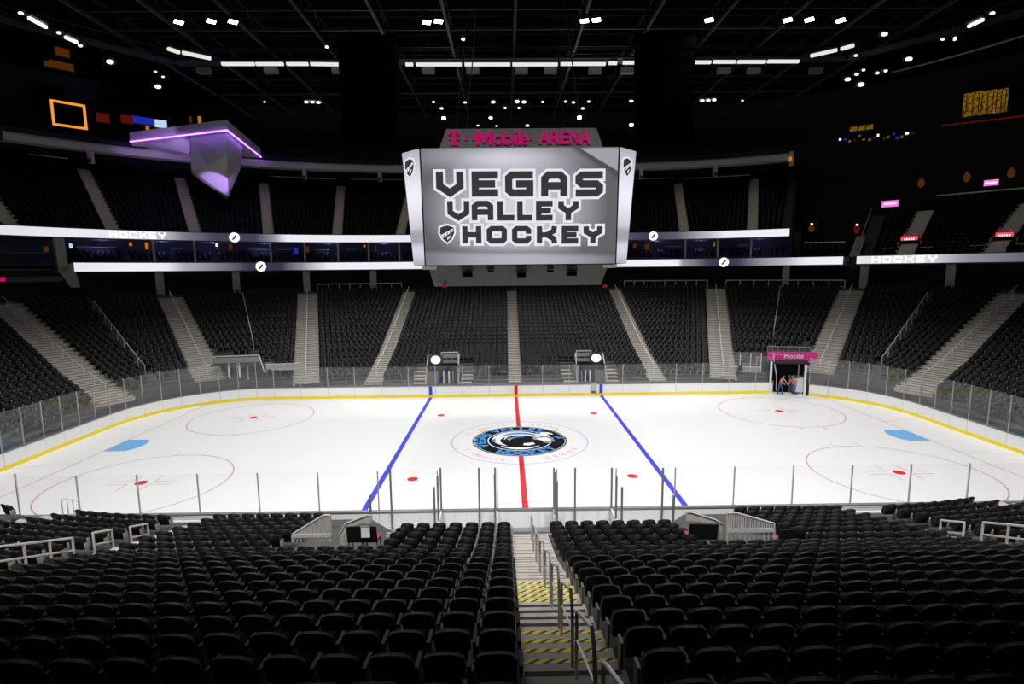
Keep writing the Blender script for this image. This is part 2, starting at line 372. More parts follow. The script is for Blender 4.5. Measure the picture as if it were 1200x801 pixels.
flat('logo_figure', [(2.3,.75),(2.75,.55),(3.05,.2),(2.6,.22)], LOGOBLU, .025)
flat('logo_figure', [(.9,.55),(1.7,.75),(2.3,.4),(2.35,-.35),(1.9,-.75),(1.2,-.5),(.95,-.1)], LOGOGRY, .022)
flat('logo_figure', [(1.1,.35),(1.8,.55),(2.1,.1),(2.05,-.4),(1.5,-.3),(1.25,.05)], LOGOWHT, .023)
flat('logo_figure', [(.7,.1),(1.3,-.05),(1.7,-.35),(1.35,-.75),(.8,-.5)], LOGOBLK, .024)
flat('logo_figure', [(.25,-.75),(.9,-.55),(1.0,-.95),(.55,-1.2),(.2,-1.1)], LOGOWHT, .024)
for sx in (-1, 1): flat('logo_accent', [(sx*2.25,2.3),(sx*2.75,2.2),(sx*2.95,2.0),(sx*2.5,2.05)], LOGOYEL, .009)
# curved sponsor wording round the centre circle
arc_word('T··Mobile·', 3.62, 158, 98, .62, False, PINKPAINT, z=.006, bold=0); arc_word('ARENA', 3.62, 78, 40, .62, False, PINKPAINT, z=.006, bold=0)
arc_word('T··Mobile·', 4.15, 205, 262, .62, True, PINKPAINT, z=.006, bold=0); arc_word('ARENA', 4.15, 290, 335, .62, True, PINKPAINT, z=.006, bold=0)
# =================================================================== boards, glass and stanchions
def rink_path():
    """joints going round: (x, y, nx, ny)"""
    J = []
    n = 18
    for i in range(n): J.append((-21.95+43.9*i/n, 12.95, 0, 1, 'far'))
    for i in range(9):
        a = rad(90-90*i/9); J.append((21.95+8.53*math.cos(a), 4.42+8.53*math.sin(a), math.cos(a), math.sin(a), 'corner'))
    for i in range(6): J.append((30.48, 4.42-8.84*i/6, 1, 0, 'end'))
    for i in range(9):
        a = rad(-90*i/9); J.append((21.95+8.53*math.cos(a), -4.42+8.53*math.sin(a), math.cos(a), math.sin(a), 'ncorner'))
    for i in range(17): J.append((21.95-43.9*i/17, -12.95, 0, -1, 'near'))
    for i in range(9):
        a = rad(-90-90*i/9); J.append((-21.95+8.53*math.cos(a), -4.42+8.53*math.sin(a), math.cos(a), math.sin(a), 'ncorner'))
    for i in range(6): J.append((-30.48, -4.42+8.84*i/6, -1, 0, 'end'))
    for i in range(9):
        a = rad(180-90*i/9); J.append((-21.95+8.53*math.cos(a), 4.42+8.53*math.sin(a), math.cos(a), math.sin(a), 'corner'))
    return J
JO = rink_path(); NJ = len(JO)
BOARDS = thing('rink_boards', 'white rink boards with yellow kick strip and clear glass panes around the ice', 'rink boards')
GATE_A, GATE_B = (22.9, 12.89), (26.2, 11.8)          # the open ice gate in the far right corner
def in_gate(x, y): return y > 0 and GATE_A[0] < x < GATE_B[0]
kick, cap = MB(), MB()
GH = {'far':1.78, 'corner':2.35, 'end':2.35, 'ncorner':1.9, 'near':1.78}
for i in range(NJ):
    a, b = JO[i], JO[(i+1) % NJ]; mx_, my_ = (a[0]+b[0])/2, (a[1]+b[1])/2
    if in_gate(mx_, my_): continue
    def off(j, d): return (j[0]+j[2]*d, j[1]+j[3]*d)
    # nudge the panel ends so each has its own joint
    ga = .012
    A0, B0 = Vector(off(a,0)), Vector(off(b,0)); A1, B1 = Vector(off(a,.12)), Vector(off(b,.12)); e = (B0-A0).normalized()*ga
    q = [A0+e, B0-e, B1-e, A1+e]
    bpn = MB().hexa([(p.x,p.y,.0) for p in q]+[(p.x,p.y,1.02) for p in q]).build('board_panel', WHITE, BOARDS); kick = MB()
    k0, k1 = off(a,-.012), off(b,-.012)
    kick.hexa([(*k0,.0),(*k1,.0),(B0.x,B0.y,.0),(A0.x,A0.y,.0),(*k0,.24),(*k1,.24),(B0.x,B0.y,.24),(A0.x,A0.y,.24)]); kick.build('kick_strip', YELLOW, bpn)
    c0, c1, c2, c3 = off(a,-.02), off(b,-.02), off(b,.17), off(a,.17)
    cap.hexa([(*c0,1.02),(*c1,1.02),(*c2,1.02),(*c3,1.02),(*c0,1.075),(*c1,1.075),(*c2,1.075),(*c3,1.075)])
    h = GH[a[4]]
    g0, g1 = Vector(off(a,.07)), Vector(off(b,.07)); e = (g1-g0).normalized()*.03; n = Vector((a[2]+b[2], a[3]+b[3])).normalized()*.006
    q = [g0+e-n, g1-e-n, g1-e+n, g0+e+n]
    MB().hexa([(p.x,p.y,1.08) for p in q]+[(p.x,p.y,1.08+h) for p in q]).build('glass_pane', GLASSN if a[4] in ('near','ncorner') else GLASS, BOARDS)
    MB().box((g0.x, g0.y, 1.075+h/2), (.045,.06,h), math.atan2(a[3],a[2])-PI/2).build('stanchion', STAN, BOARDS)
cap.build('cap_rail', CAPM, BOARDS)
for sy in (1, -1):
    MB().box((0, sy*12.925, .62), (.30,.012,.80)).build('red_stripe', RED, BOARDS)
    for s in (-1, 1): MB().box((s*7.77, sy*12.925, .62), (.30,.012,.80)).build('blue_stripe', BLUE, BOARDS)
# =================================================================== lower seating bowl
TR = .84
_zk = {-4:1.0,-3:1.2,-2:1.42,-1:1.66,0:1.92,1:2.18,2:2.44,3:2.66,4:2.9}
def ZK(k): return _zk[k] if k <= 4 and k in _zk else (2.9+.332*(k-4) if k > 4 else 1.0)
def RK(k): return 22.25-.62+TR*k
def rink_radius(l_deg, straight_x, side):
    """smallest bowl radius that stays clear of the boards along one plan direction"""
    r = 15.0
    while r < 40:
        x, y = (straight_x, CY+r) if straight_x is not None else bowl_a(l_deg, r)[:2]
        if rink_sdf(x, y) > .62: return r
        r += .05
    return r
def stations():
    S = [(-a, None) for a in range(84, 0, -3)] + [(None, x) for x in np.linspace(-CX, CX, 9)] + [(a, None) for a in range(3, 85, 3)]
    return S
RMIN = [rink_radius(a, x, 1) for a, x in stations()]
def spt(st, r, side):
    a, x = st
    return (x, side*(CY+r)) if a is None else bowl_a(a, r, side)[:2]
def terrace(name, side, k0, k1, label):
    mb = MB(); S = stations(); ring = []
    for st, rm in zip(S, RMIN):
        if side < 0 and st[0] is None and abs(st[1]) < 5.2: rm = max(rm, RK(0)-.05)     # the player benches stand in front
        col = []
        zprev = 0.0
        for k in range(k0, k1+1):
            r = max(RK(k), rm)
            col += [(*spt(st, r, side), zprev), (*spt(st, r, side), ZK(k))]; zprev = ZK(k)
        col.append((*spt(st, max(RK(k1+1)+1.6, rm), side), zprev))
        ring.append(col)
    n = len(ring[0])
    for c in ring: mb.v += c
    for j in range(len(ring)-1):
        for i in range(n-1):
            a, b, c, d = j*n+i, (j+1)*n+i, (j+1)*n+i+1, j*n+i+1
            mb.f.append((a,d,c,b) if side < 0 else (a,b,c,d))
    return struct(mb.build(name, CONC), label)
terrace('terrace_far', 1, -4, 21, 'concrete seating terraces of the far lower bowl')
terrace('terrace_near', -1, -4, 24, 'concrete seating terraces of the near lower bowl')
SUBF = MB().poly([(-75,-60,-.06),(75,-60,-.06),(75,60,-.06),(-75,60,-.06)])
struct(SUBF.build('floor', DARK2), 'dark concrete slab around and under the ice')
# aisles: (position, half width); a position is a straight x or a fan angle
AIS = [('x', -.065, .605), ('x', -13.3, .80), ('x', 13.3, .80)]
for s in (-1, 1): AIS += [('a', s*18.2, 1.15), ('a', s*39.5, 1.2), ('a', s*59.6, 1.25), ('a', s*79.5, 1.2)]
def ais_l(A, r): return A[1] if A[0] == 'x' else math.copysign(CX+r*rad(abs(A[1])), A[1])
AISN = {-.065:'central', -13.3:'left inner', 13.3:'right inner'}
VOMF = [(-8.15, 1.25), (7.3, 1.25)]                      # far side player tunnels: centre x, half width
def rect_on(mb, l0, l1, r0, r1, z0, z1, side):
    P = [bowl(l0,r0,side)[:2], bowl(l1,r0,side)[:2], bowl(l1,r1,side)[:2], bowl(l0,r1,side)[:2]]
    mb.hexa([(*p,z0) for p in P]+[(*p,z1) for p in P])
def step_l(A, r, e): 
    """edge e=-1/+1 of the aisle at radius r"""
    return ais_l(A, r)+e*A[2]
STAIRN = {(-.065,1):'straight grey stairs running up the middle of the far stand', (-13.3,1):'grey stairs up the far stand behind the left blue line', (13.3,1):'grey stairs up the far stand behind the right blue line',
 (-18.2,1):'wide twin stairs up the far stand above the left face-off circle', (18.2,1):'wide twin stairs up the far stand left of the open ice gate', (-39.5,1):'wide twin stairs up the far left corner', (39.5,1):'wide twin stairs up the far right corner beside the pink sign',
 (-59.6,1):'stairs running out of the picture on the far left corner', (59.6,1):'stairs running out of the picture on the far right corner', (-79.5,1):'stairs of the left end stand', (79.5,1):'stairs of the right end stand'}
for A in AIS:
    if abs(A[1]) > 70: continue
    mb = MB(); dk = MB()
    kk = [k for k in range(-4, 22)]
    for k in kk:
        for half in (0, 1):
            r0 = RK(k)+half*TR/2-.02; r1 = RK(k)+(half+1)*TR/2+.0
            x, y = bowl(ais_l(A, r0), r0)[:2]
            if rink_sdf(x, y) < .75: continue
            z = ZK(k)+.012+(half*(ZK(k+1)-ZK(k))/2)
            l0, l1 = step_l(A, r0, -1), step_l(A, r0, 1)
            rect_on(mb, l0, l1, r0, r1, z-.25, z, 1)
            rect_on(dk, l0+.04, l1-.04, r0-.006, r0+.03, z-.06, z+.004, 1)
    t = thing('aisle_stairs', STAIRN[(A[1],1)], 'stairs')
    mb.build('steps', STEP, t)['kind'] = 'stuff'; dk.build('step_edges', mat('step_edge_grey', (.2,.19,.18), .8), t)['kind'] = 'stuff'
    if A[0] != 'x' or abs(A[1]) > 1:     # the low dividing wall and rail in the middle of the wider aisles
        mid = MB(); pts = []
        for k in range(-2, 22):
            r = RK(k)+.4; x, y = bowl(ais_l(A, r), r)[:2]
            if rink_sdf(x, y) < 1.6: continue
            pts.append((x, y, ZK(k)+.95))
        mid.path(pts, .045, 5)
        for q in pts[::2]: mid.bar(q, (q[0],q[1],q[2]-.95), .03, 4)
        mid.build('centre_rail', RAILW, t)
# ---- near central aisle: each step its own piece, hazard tape on every other group of four
NA = thing('aisle_stairs', 'near central stairs with yellow and black edge tape between the black seats', 'stairs')
smesh = {}
xc, hw_ = -.05, .635
idx = 0
for k in range(0, 21):
    for half in (0, 1):
        r0 = RK(k)+half*TR/2; y0 = -(CY+r0); z = ZK(k)+.012+(half*(ZK(k+1)-ZK(k))/2)
        key = 's'
        if key not in smesh: smesh[key] = MB().hexa([(-hw_,-.44,-.2),(hw_,-.44,-.2),(hw_,.0,-.2),(-hw_,.0,-.2),(-hw_,-.44,0),(hw_,-.44,0),(hw_,.0,0),(-hw_,.0,0)]).mesh('step', STEPN)
        link('step', smesh[key], NA, (xc, y0, z))
        d = y0-CAM[1]                       # ground distance from the photographer
        haz = (6.2 < d < 7.95) or (9.75 < d < 11.5) or d < 4.4
        nk = 'hz' if haz else ('dk' if d < 9.75 else 'th')
        if nk not in smesh:
            e_ = .025 if nk == 'th' else .07
            smesh[nk] = MB().hexa([(-hw_+.03,-e_,-.035),(hw_-.06,-e_,-.035),(hw_-.06,.006,-.035),(-hw_+.03,.006,-.035),(-hw_+.03,-e_,.004),(hw_-.06,-e_,.004),(hw_-.06,.006,.004),(-hw_+.03,.006,.004)]).mesh('edge_strip', HAZ if haz else (STEPD if nk == 'dk' else mat('step_edge_thin', (.16,.15,.14), .8)))
        link('edge_strip', smesh[nk], NA, (xc, y0, z))
# near side inner aisles (x = +-13.3) and their corner neighbours
for A in AIS[1:5:1]+[AIS[7]]:
    if abs(A[1]) > 20: continue
    mb = MB(); dk = MB()
    for k in range(-4, 20):
        for half in (0, 1):
            r0 = RK(k)+half*TR/2-.02; r1 = RK(k)+(half+1)*TR/2
            x, y = bowl(ais_l(A, r0), r0, -1)[:2]
            if rink_sdf(x, y) < .75: continue
            z = ZK(k)+.012+(half*(ZK(k+1)-ZK(k))/2)
            rect_on(mb, step_l(A, r0, -1), step_l(A, r0, 1), r0, r1, z-.25, z, -1)
    t = thing('aisle_stairs', {-13.3:'grey stairs of the near stand beside the railings on the left', 13.3:'grey stairs of the near stand beside the railings on the right', -18.2:'grey stairs in the near left corner', 18.2:'grey stairs in the near right corner'}[A[1]], 'stairs')
    mb.build('steps', STEP, t)['kind'] = 'stuff'
# =================================================================== seats
def dome(wd, z0, z1, rise, n):
    """outline of a seat back with a domed top, x/z pairs"""
    h = wd/2; P = [(-h*.9, z0), (h*.9, z0), (h, z1-rise)]
    for i in range(1, n): t = i/n; P.append((h*math.cos(PI*t*.999), z1-rise+rise*math.sin(PI*t)**.85))
    P.append((-h, z1-rise)); return P
def back_mesh(n, thick=.05):
    mb = MB(); O = dome(.455, .36, .875, .165, n)
    f = lambda x, z, d: (x, -.02-(z-.36)*.27-d+.05*abs(x/.245)**2, z)
    A = [f(x,z,0) for x,z in O]; B = [f(x,z,thick) for x,z in O]; m_ = len(O); k = 0
    mb.v = A+B; mb.f = [tuple(range(m_)), tuple(range(2*m_-1, m_-1, -1))]+[(i, m_+i, m_+(i+1)%m_, (i+1)%m_) for i in range(m_)]
    return mb
def pan_mesh():
    return MB().hexa([(-.21,.02,.36),(.21,.02,.36),(.21,.15,.40),(-.21,.15,.40),(-.22,-.02,.70),(.22,-.02,.70),(.20,.045,.73),(-.20,.045,.73)])
def arm_mesh():
    return MB().hexa([(.245,-.10,.60),(.29,-.10,.60),(.29,.20,.56),(.245,.20,.56),(.245,-.10,.65),(.29,-.10,.65),(.29,.20,.62),(.245,.20,.62)])
def std_mesh():
    return MB().hexa([(.25,-.06,0),(.285,-.06,0),(.285,.06,0),(.25,.06,0),(.25,-.10,.60),(.285,-.10,.60),(.285,.10,.58),(.25,.10,.58)])
# every seat place: rows of the lower bowl, between the aisles
PITCH = .54
def row_sections(r, side):
    E_ = sorted([(ais_l(A, r)-A[2], ais_l(A, r)+A[2]) for A in AIS]); return [(E_[i][1], E_[i+1][0]) for i in range(len(E_)-1)]
FAR_SKIP = []      # (x0, x1, y0, y1) boxes kept free on the far side
NEAR_SKIP = [(-7.95,-4.75,-20.5,-12.0),(4.75,7.95,-20.5,-12.0)]
FAR_SKIP += [(-9.7,-4.05,12,17.9),(4.5,9.7,12,17.9),(21.6,29.2,11,17.9),(-30,-23.2,9.5,17.4)]
places = []        # x, y, z, rz, side, k, section, number
for side in (1, -1):
    for k in range(-4, 22 if side > 0 else 20):
        r = RK(k)+.60
        for si, (l0, l1) in enumerate(row_sections(r, side)):
            L = l1-l0-.04; n = int(L/PITCH); pit = L/n
            for i in range(n):
                l = l0+.02+pit*(i+.5); x, y, nx, ny = bowl(l, r, side)
                if rink_sdf(x, y) < 1.45: continue
                if side < 0 and k < 0 and abs(x) < 5.4: continue
                if any(a < x < b and c < y < d for a, b, c, d in (FAR_SKIP if side > 0 else NEAR_SKIP)): continue
                if side > 0 and abs(abs(l)-CX-r*rad(50)) < .3: continue
                if side > 0 and abs(abs(l)-CX-r*rad(28.8)) < .25: continue
                # facing the ice: local +y -> -normal
                rz = math.atan2(-ny, -nx)-PI/2
                places.append((x, y, ZK(k), rz, side, k, l))
PA = np.array([(p[0], p[1], p[2]+.7) for p in places]); PP = proj(PA)
infr = (PP[:,2] > .5) & (PP[:,0] > -25) & (PP[:,0] < 1225) & (PP[:,1] < 806)
order = [i for i in np.argsort(PP[:,2]) if infr[i] and places[i][4] < 0]
chosen = order[:300]; chs = set(int(i) for i in chosen)
BK, PN, AR, ST = back_mesh(8).mesh('backrest', SEATM), pan_mesh().mesh('seat_pan', SEATP), arm_mesh().mesh('armrest', SEATP), std_mesh().mesh('leg', SEATMET)
ks = sorted(set(places[i][5] for i in chs), reverse=True); rowno = {k: n for n, k in enumerate(ks)}
bykey = {}
for i in chs:
    p = places[i]; bykey.setdefault((p[5], 'left' if p[6] < -.065 else 'right'), []).append(i)
for (k, hand), ids in bykey.items():
    ids.sort(key=lambda i: abs(places[i][6]+.1))
    for num, i in enumerate(ids):
        x, y, z, rz = places[i][:4]
        lab = 'black seat, %s from the central stairs on the %s, %s row from the camera' % (ORD[min(num,29)] if num < 30 else 'outer', hand, ORD[rowno[k]])
        t = thing('stadium_seat', lab, 'seat', (x,y,z), rz, 'black seats of the near stand')
        for nm, me in (('backrest',BK),('seat_pan',PN),('armrest',AR),('leg',ST)): link(nm, me, t)
        if num == 0: 
            o = link('leg', ST, t); o.location = (-.535,0,0)
def bake_seats(name, plist, parts, mtls, label, cat):
    V, F, MI, base = [], [], [], 0
    pv = [np.array(mb.v) for mb in parts]
    vs = np.concatenate(pv); fs = []; mi = []; o = 0
    for j, mb in enumerate(parts):
        for f in mb.f: fs.append([q+o for q in f]); mi.append(j)
        o += len(mb.v)
    n = len(plist); X = np.array([p[:4] for p in plist]); c, s = np.cos(X[:,3])[:,None], np.sin(X[:,3])[:,None]
    W = np.empty((n, len(vs), 3)); W[:,:,0] = X[:,0:1]+vs[:,0]*c-vs[:,1]*s; W[:,:,1] = X[:,1:2]+vs[:,0]*s+vs[:,1]*c; W[:,:,2] = X[:,2:3]+vs[:,2]
    me = bpy.data.meshes.new(name); me.vertices.add(n*len(vs)); me.vertices.foreach_set('co', W.astype(np.float32).ravel())
    ln = np.array([len(f) for f in fs]); flat_ = np.concatenate([np.array(f) for f in fs])
    loops = (flat_[None,:]+(np.arange(n)*len(vs))[:,None]).ravel(); tot = np.tile(ln, n); st = np.concatenate([[0], np.cumsum(tot)[:-1]])
    me.loops.add(len(loops)); me.loops.foreach_set('vertex_index', loops.astype(np.int32))
    me.polygons.add(len(tot)); me.polygons.foreach_set('loop_start', st.astype(np.int32)); me.polygons.foreach_set('loop_total', tot.astype(np.int32))
    me.polygons.foreach_set('material_index', np.tile(np.array(mi), n).astype(np.int32))
    for m_ in mtls: me.materials.append(m_)
    me.update(calc_edges=True); me.validate()
    return tag(link(name, me), label, cat, None, 'stuff')
rest = [p for i, p in enumerate(places) if i not in chs]
bake_seats('lower_bowl_seats', rest, [back_mesh(5), pan_mesh(), std_mesh()], [SEATM, SEATP, SEATMET], 'black folding seats filling the lower bowl around the ice', 'seats')
# =================================================================== upper levels: concourse wall, ribbon displays, suites, upper tier
def lrange(l0, l1, r, step=1.2):
    n = max(2, int(abs(l1-l0)/step)+1); return list(np.linspace(l0, l1, n))
def LA(deg, r): return math.copysign(CX+r*rad(abs(deg)), deg)
def sweep(mb, a0, a1, prof, n=None, r_ref=42, close=True):
    """sweep a profile [(r, z), ...] round the far ring from fan angle a0 to a1 (degrees)"""
    S = []
    if a0 < 0:
        S += [(-a, None) for a in np.arange(abs(a0), max(0, -a1) , -2.0)] if a1 < 0 else [(-a, None) for a in np.linspace(abs(a0), 0, max(2, int(abs(a0)/2)+1))[:-1]]
        if a1 < 0: S.append((a1, None))
    if a0 <= 0 <= a1: S += [(None, x) for x in np.linspace(-CX, CX, 7)]
    if a1 > 0:
        s0 = max(0, a0); A_ = np.linspace(s0, a1, max(2, int((a1-s0)/2)+1)); S += [(a, None) for a in (A_[1:] if a0 <= 0 else A_)]
    k = len(mb.v); m_ = len(prof)
    for st in S:
        for r, z in prof: mb.v.append((*spt(st, r, 1), z))
    for j in range(len(S)-1):
        for i in range(m_ if close else m_-1):
            a, b = k+j*m_+i, k+j*m_+(i+1) % m_; mb.f.append((a, b, b+m_, a+m_))
    if close:
        mb.f.append(tuple(k+i for i in range(m_))); e = k+(len(S)-1)*m_; mb.f.append(tuple(e+m_-1-i for i in range(m_)))
    return mb
def sweep_struct(name, a0, a1, prof, mtl, label, close=True): return struct(sweep(MB(), a0, a1, prof, close=close).build(name, mtl), label)
R_TOP = RK(22)
# far concourse behind the lower bowl
sweep_struct('wall_concourse', -84, 84, [(45.5,8.0),(45.8,8.0),(45.8,12.0),(45.5,12.0)], DARK2, 'dark back wall of the concourse above the lower bowl')
sweep_struct('floor', -84, 84, [(R_TOP-.1,8.4),(46,8.4),(46,ZK(22)-.02),(R_TOP-.1,ZK(22)-.02)], CONC, 'concourse floor behind the top row of the lower bowl')
# suite slab carrying the lower ribbon
sweep_struct('suite_floor', -51, 38.6, [(41.1,11.62),(50,11.62),(50,12.6),(41.1,12.6)], NAVY, 'dark slab of the suite level above the lower bowl')
sweep_struct('wall_suites', -84, 31, [(47.5,12.4),(47.9,12.4),(47.9,16.0),(47.5,16.0)], NAVY, 'dark back wall of the suites')
# upper tier
UR0, UZ0, UT, URISE, UN = 43.3, 15.75, .85, .51, 18
up = [(42.5,15.15),(42.5,16.2),(42.8,16.2),(42.8,UZ0)]
for k in range(UN): up += [(UR0+UT*k, UZ0+URISE*k-(URISE if k else 0)), (UR0+UT*k, UZ0+URISE*k)]
up += [(UR0+UT*UN+3, UZ0+URISE*(UN-1)), (UR0+UT*UN+3, UZ0+URISE*(UN-1)-1.2), (48.5,15.15)]
sweep_struct('terrace_upper', -72, 29.7, up, CONC, 'dark concrete terraces of the upper tier')
UAIS = [-56, -45, -34.5, -23.9, -13, -2.3, 2.3, 13, 23.9]
UNAM = {-56:'stairs of the upper tier at the left picture edge', -45:'second stairs of the upper tier from the left, above the ribbon wording', -34.5:'stairs of the upper tier just left of the purple balcony', -23.9:'stairs of the upper tier just right of the purple balcony',
 -13:'stairs of the upper tier midway between the balcony and scoreboard', -2.3:'stairs of the upper tier half hidden by the left scoreboard edge', 2.3:'stairs of the upper tier hidden behind the right scoreboard edge', 13:'stairs of the upper tier next right of the scoreboard', 23.9:'rightmost stairs of the upper tier'}
def upper_stairs(a, r0, z0, tr, rise, n, hw, label, mtl):
    mb = MB()
    for k in range(n):
        for half in (0, 1):
            ra = r0+tr*(k+half*.5); rb = ra+tr*.5; l = LA(a, ra); z = z0+rise*k+half*rise/2+.015
            rect_on(mb, l-hw, l+hw, ra-.04, rb, z-.32, z, 1)
    t = thing('aisle_stairs', label, 'stairs'); mb.build('steps', mtl, t)['kind'] = 'stuff'; return t
STEPU = mat('step_concrete_upper_lit', (.76,.70,.62), .85, noise=.15, scale=2)  # paler than the lower steps: missing light on the tiers put into the colour
for a in UAIS: upper_stairs(a, UR0, UZ0, UT, URISE, UN, .62, 'grey '+UNAM[a], STEPU)
uplaces = []
def tier_places(r0, z0, tr, rise, n, a_edges, hw, pitch=.56):
    for k in range(n):
        r = r0+tr*k+.58; E_ = [LA(a, r) for a in a_edges]
        for j in range(len(E_)-1):
            l0, l1 = E_[j]+hw, E_[j+1]-hw
            if l1-l0 < 1: continue
            m_ = int((l1-l0)/pitch); pi_ = (l1-l0)/m_
            for i in range(m_):
                x, y, nx, ny = bowl(l0+pi_*(i+.5), r, 1); uplaces.append((x, y, z0+rise*k, math.atan2(-ny, -nx)-PI/2))
tier_places(UR0, UZ0, UT, URISE, UN, [-66]+UAIS+[29.3], .65)
# the loge tier of the right end, and the suites' own short rows
LGR, LGZ, LGT, LGRISE, LGN = 41.7, 12.55, .9, .45, 13
lg = [(41.45,11.62),(41.45,12.62)]
for k in range(LGN): lg += [(LGR+LGT*k, LGZ+LGRISE*k-(LGRISE if k else 0)), (LGR+LGT*k, LGZ+LGRISE*k)]
lg += [(LGR+LGT*LGN+6, LGZ+LGRISE*(LGN-1)), (LGR+LGT*LGN+6, 11.62)]
sweep_struct('terrace_loge', 39.6, 70, lg, CONC, 'dark concrete terraces of the raised right end tier')
LAIS = [45.6, 55.8]
upper_stairs(45.6, LGR, LGZ, LGT, LGRISE, LGN, .8, 'grey stairs of the right end tier with the left red sign', STEPU)
upper_stairs(55.8, LGR, LGZ, LGT, LGRISE, LGN, .8, 'grey stairs of the right end tier with the right red sign', STEPU)
tier_places(LGR, LGZ, LGT, LGRISE, LGN, [40.2]+LAIS+[67], .85)
tier_places(42.2, 12.6, .9, .3, 3, [-50,-44,-38,-32,-26,-20,-14,-8,-2,2,8,14,20,26,29.5], .35)
bake_seats('upper_tier_seats', uplaces, [back_mesh(4), pan_mesh()], [SEATM, SEATP], 'black folding seats filling the upper tier, suites and right end tier', 'seats')
# end wall of the upper tier on the right, top rail of the tiers
ew = MB()
for ang in (29.7,):
    P0 = bowl_a(ang, 42.4)[:2]; P1 = bowl_a(ang, 62)[:2]
    ew.hexa([(*P0,12.6),(*P1,12.6),(P1[0]+.3,P1[1],12.6),(P0[0]+.3,P0[1],12.6),(*P0,16.6),(*P1,27.2),(P1[0]+.3,P1[1],27.2),(P0[0]+.3,P0[1],16.6)])
struct(ew.build('wall_upper_tier_end', DARK2), 'dark end wall of the upper tier')
# back walls and ceiling
for nm, a0, a1 in (('wall_left', -84, -29), ('wall_far', -29, 29), ('wall_right', 29, 84)):
    sweep_struct(nm, a0, a1, [(62.5,-.1),(63,-.1),(63,37.2),(62.5,37.2)], DARK2, 'black outer wall of the arena')
nw = MB().poly([(-75,-58,-.1),(75,-58,-.1),(75,-58,37.2),(-75,-58,37.2)]); struct(nw.build('wall_near', DARK2), 'dark wall behind the camera')
struct(MB().box((0,0,37.2), (160,124,.3)).build('ceiling', BLACK), 'black roof deck')
# ---- pale rim beam over the upper tier
def swept_thing(name, a0, a1, prof, mtl, label, cat):
    t = thing(name, label, cat); return t, sweep(MB(), a0, a1, prof).build('beam', mtl, t)
RIM, _ = swept_thing('rim_beam', -53.5, 28.7, [(52,26.05),(53.4,26.0),(53.4,27.0),(52.2,27.0),(52,26.75)], SOFFIT, 'pale curved beam running above the whole upper tier', 'beam')
sweep(MB(), -53.5, 28.7, [(52.6,27.0),(53.4,27.0),(53.4,27.7),(52.9,27.7)]).build('upper_fascia', mat('rim_dark_blue', (.045,.05,.06), .6), RIM)
e0 = bowl_a(28.9, 52.2); MB().box((e0[0], e0[1], 26.2), (.45,.45,1.9), 0).build('end_bracket', SOFFIT, RIM)
MB().box((e0[0]-.35, e0[1]-.4, 26.1), (.3,.2,.55)).build('end_lamp', ORANGE, RIM)
for px, py in ((106,181),(357,204),(445,202),(751,201),(838,199)):
    q, l = at_ring(px, py, 52.5); x, y = bowl(l, 52.5)[:2]
    MB().box((x, y, 25.35), (.5,.5,1.5)).build('hanger_bracket', SOFFIT, RIM)
    MB().box((x, y-.28, 24.9), (.42,.04,.5)).build('red_marker', mat('marker_red', (.30,.04,.05), .6), RIM)
# thin rails under the rim beam, at the back of the upper tier
for px0, px1, py, lb in ((34,79,183,'left of the purple balcony'), (318,393,208,'between the balcony and the scoreboard, left piece'), (410,474,210,'beside the left edge of the scoreboard'), (741,790,209,'beside the right edge of the scoreboard'), (800,880,207,'right of the scoreboard')):
    q0, l0 = at_ring(px0, py, 57.5); q1, l1 = at_ring(px1, py, 57.5); t = thing('tier_rail', 'thin rail atop the upper tier, '+lb, 'railing')
    P_ = [Vector((*bowl(l, 57.5)[:2], (q0.z+q1.z)/2)) for l in np.linspace(l0, l1, 6)]
    MB().path(P_, .07, 5).build('top_bar', RAILW, t); pb = MB()
    for p_ in P_: MB().bar(p_, p_-Vector((0,0,1.4)), .035, 4).build('post', DGREY, t)
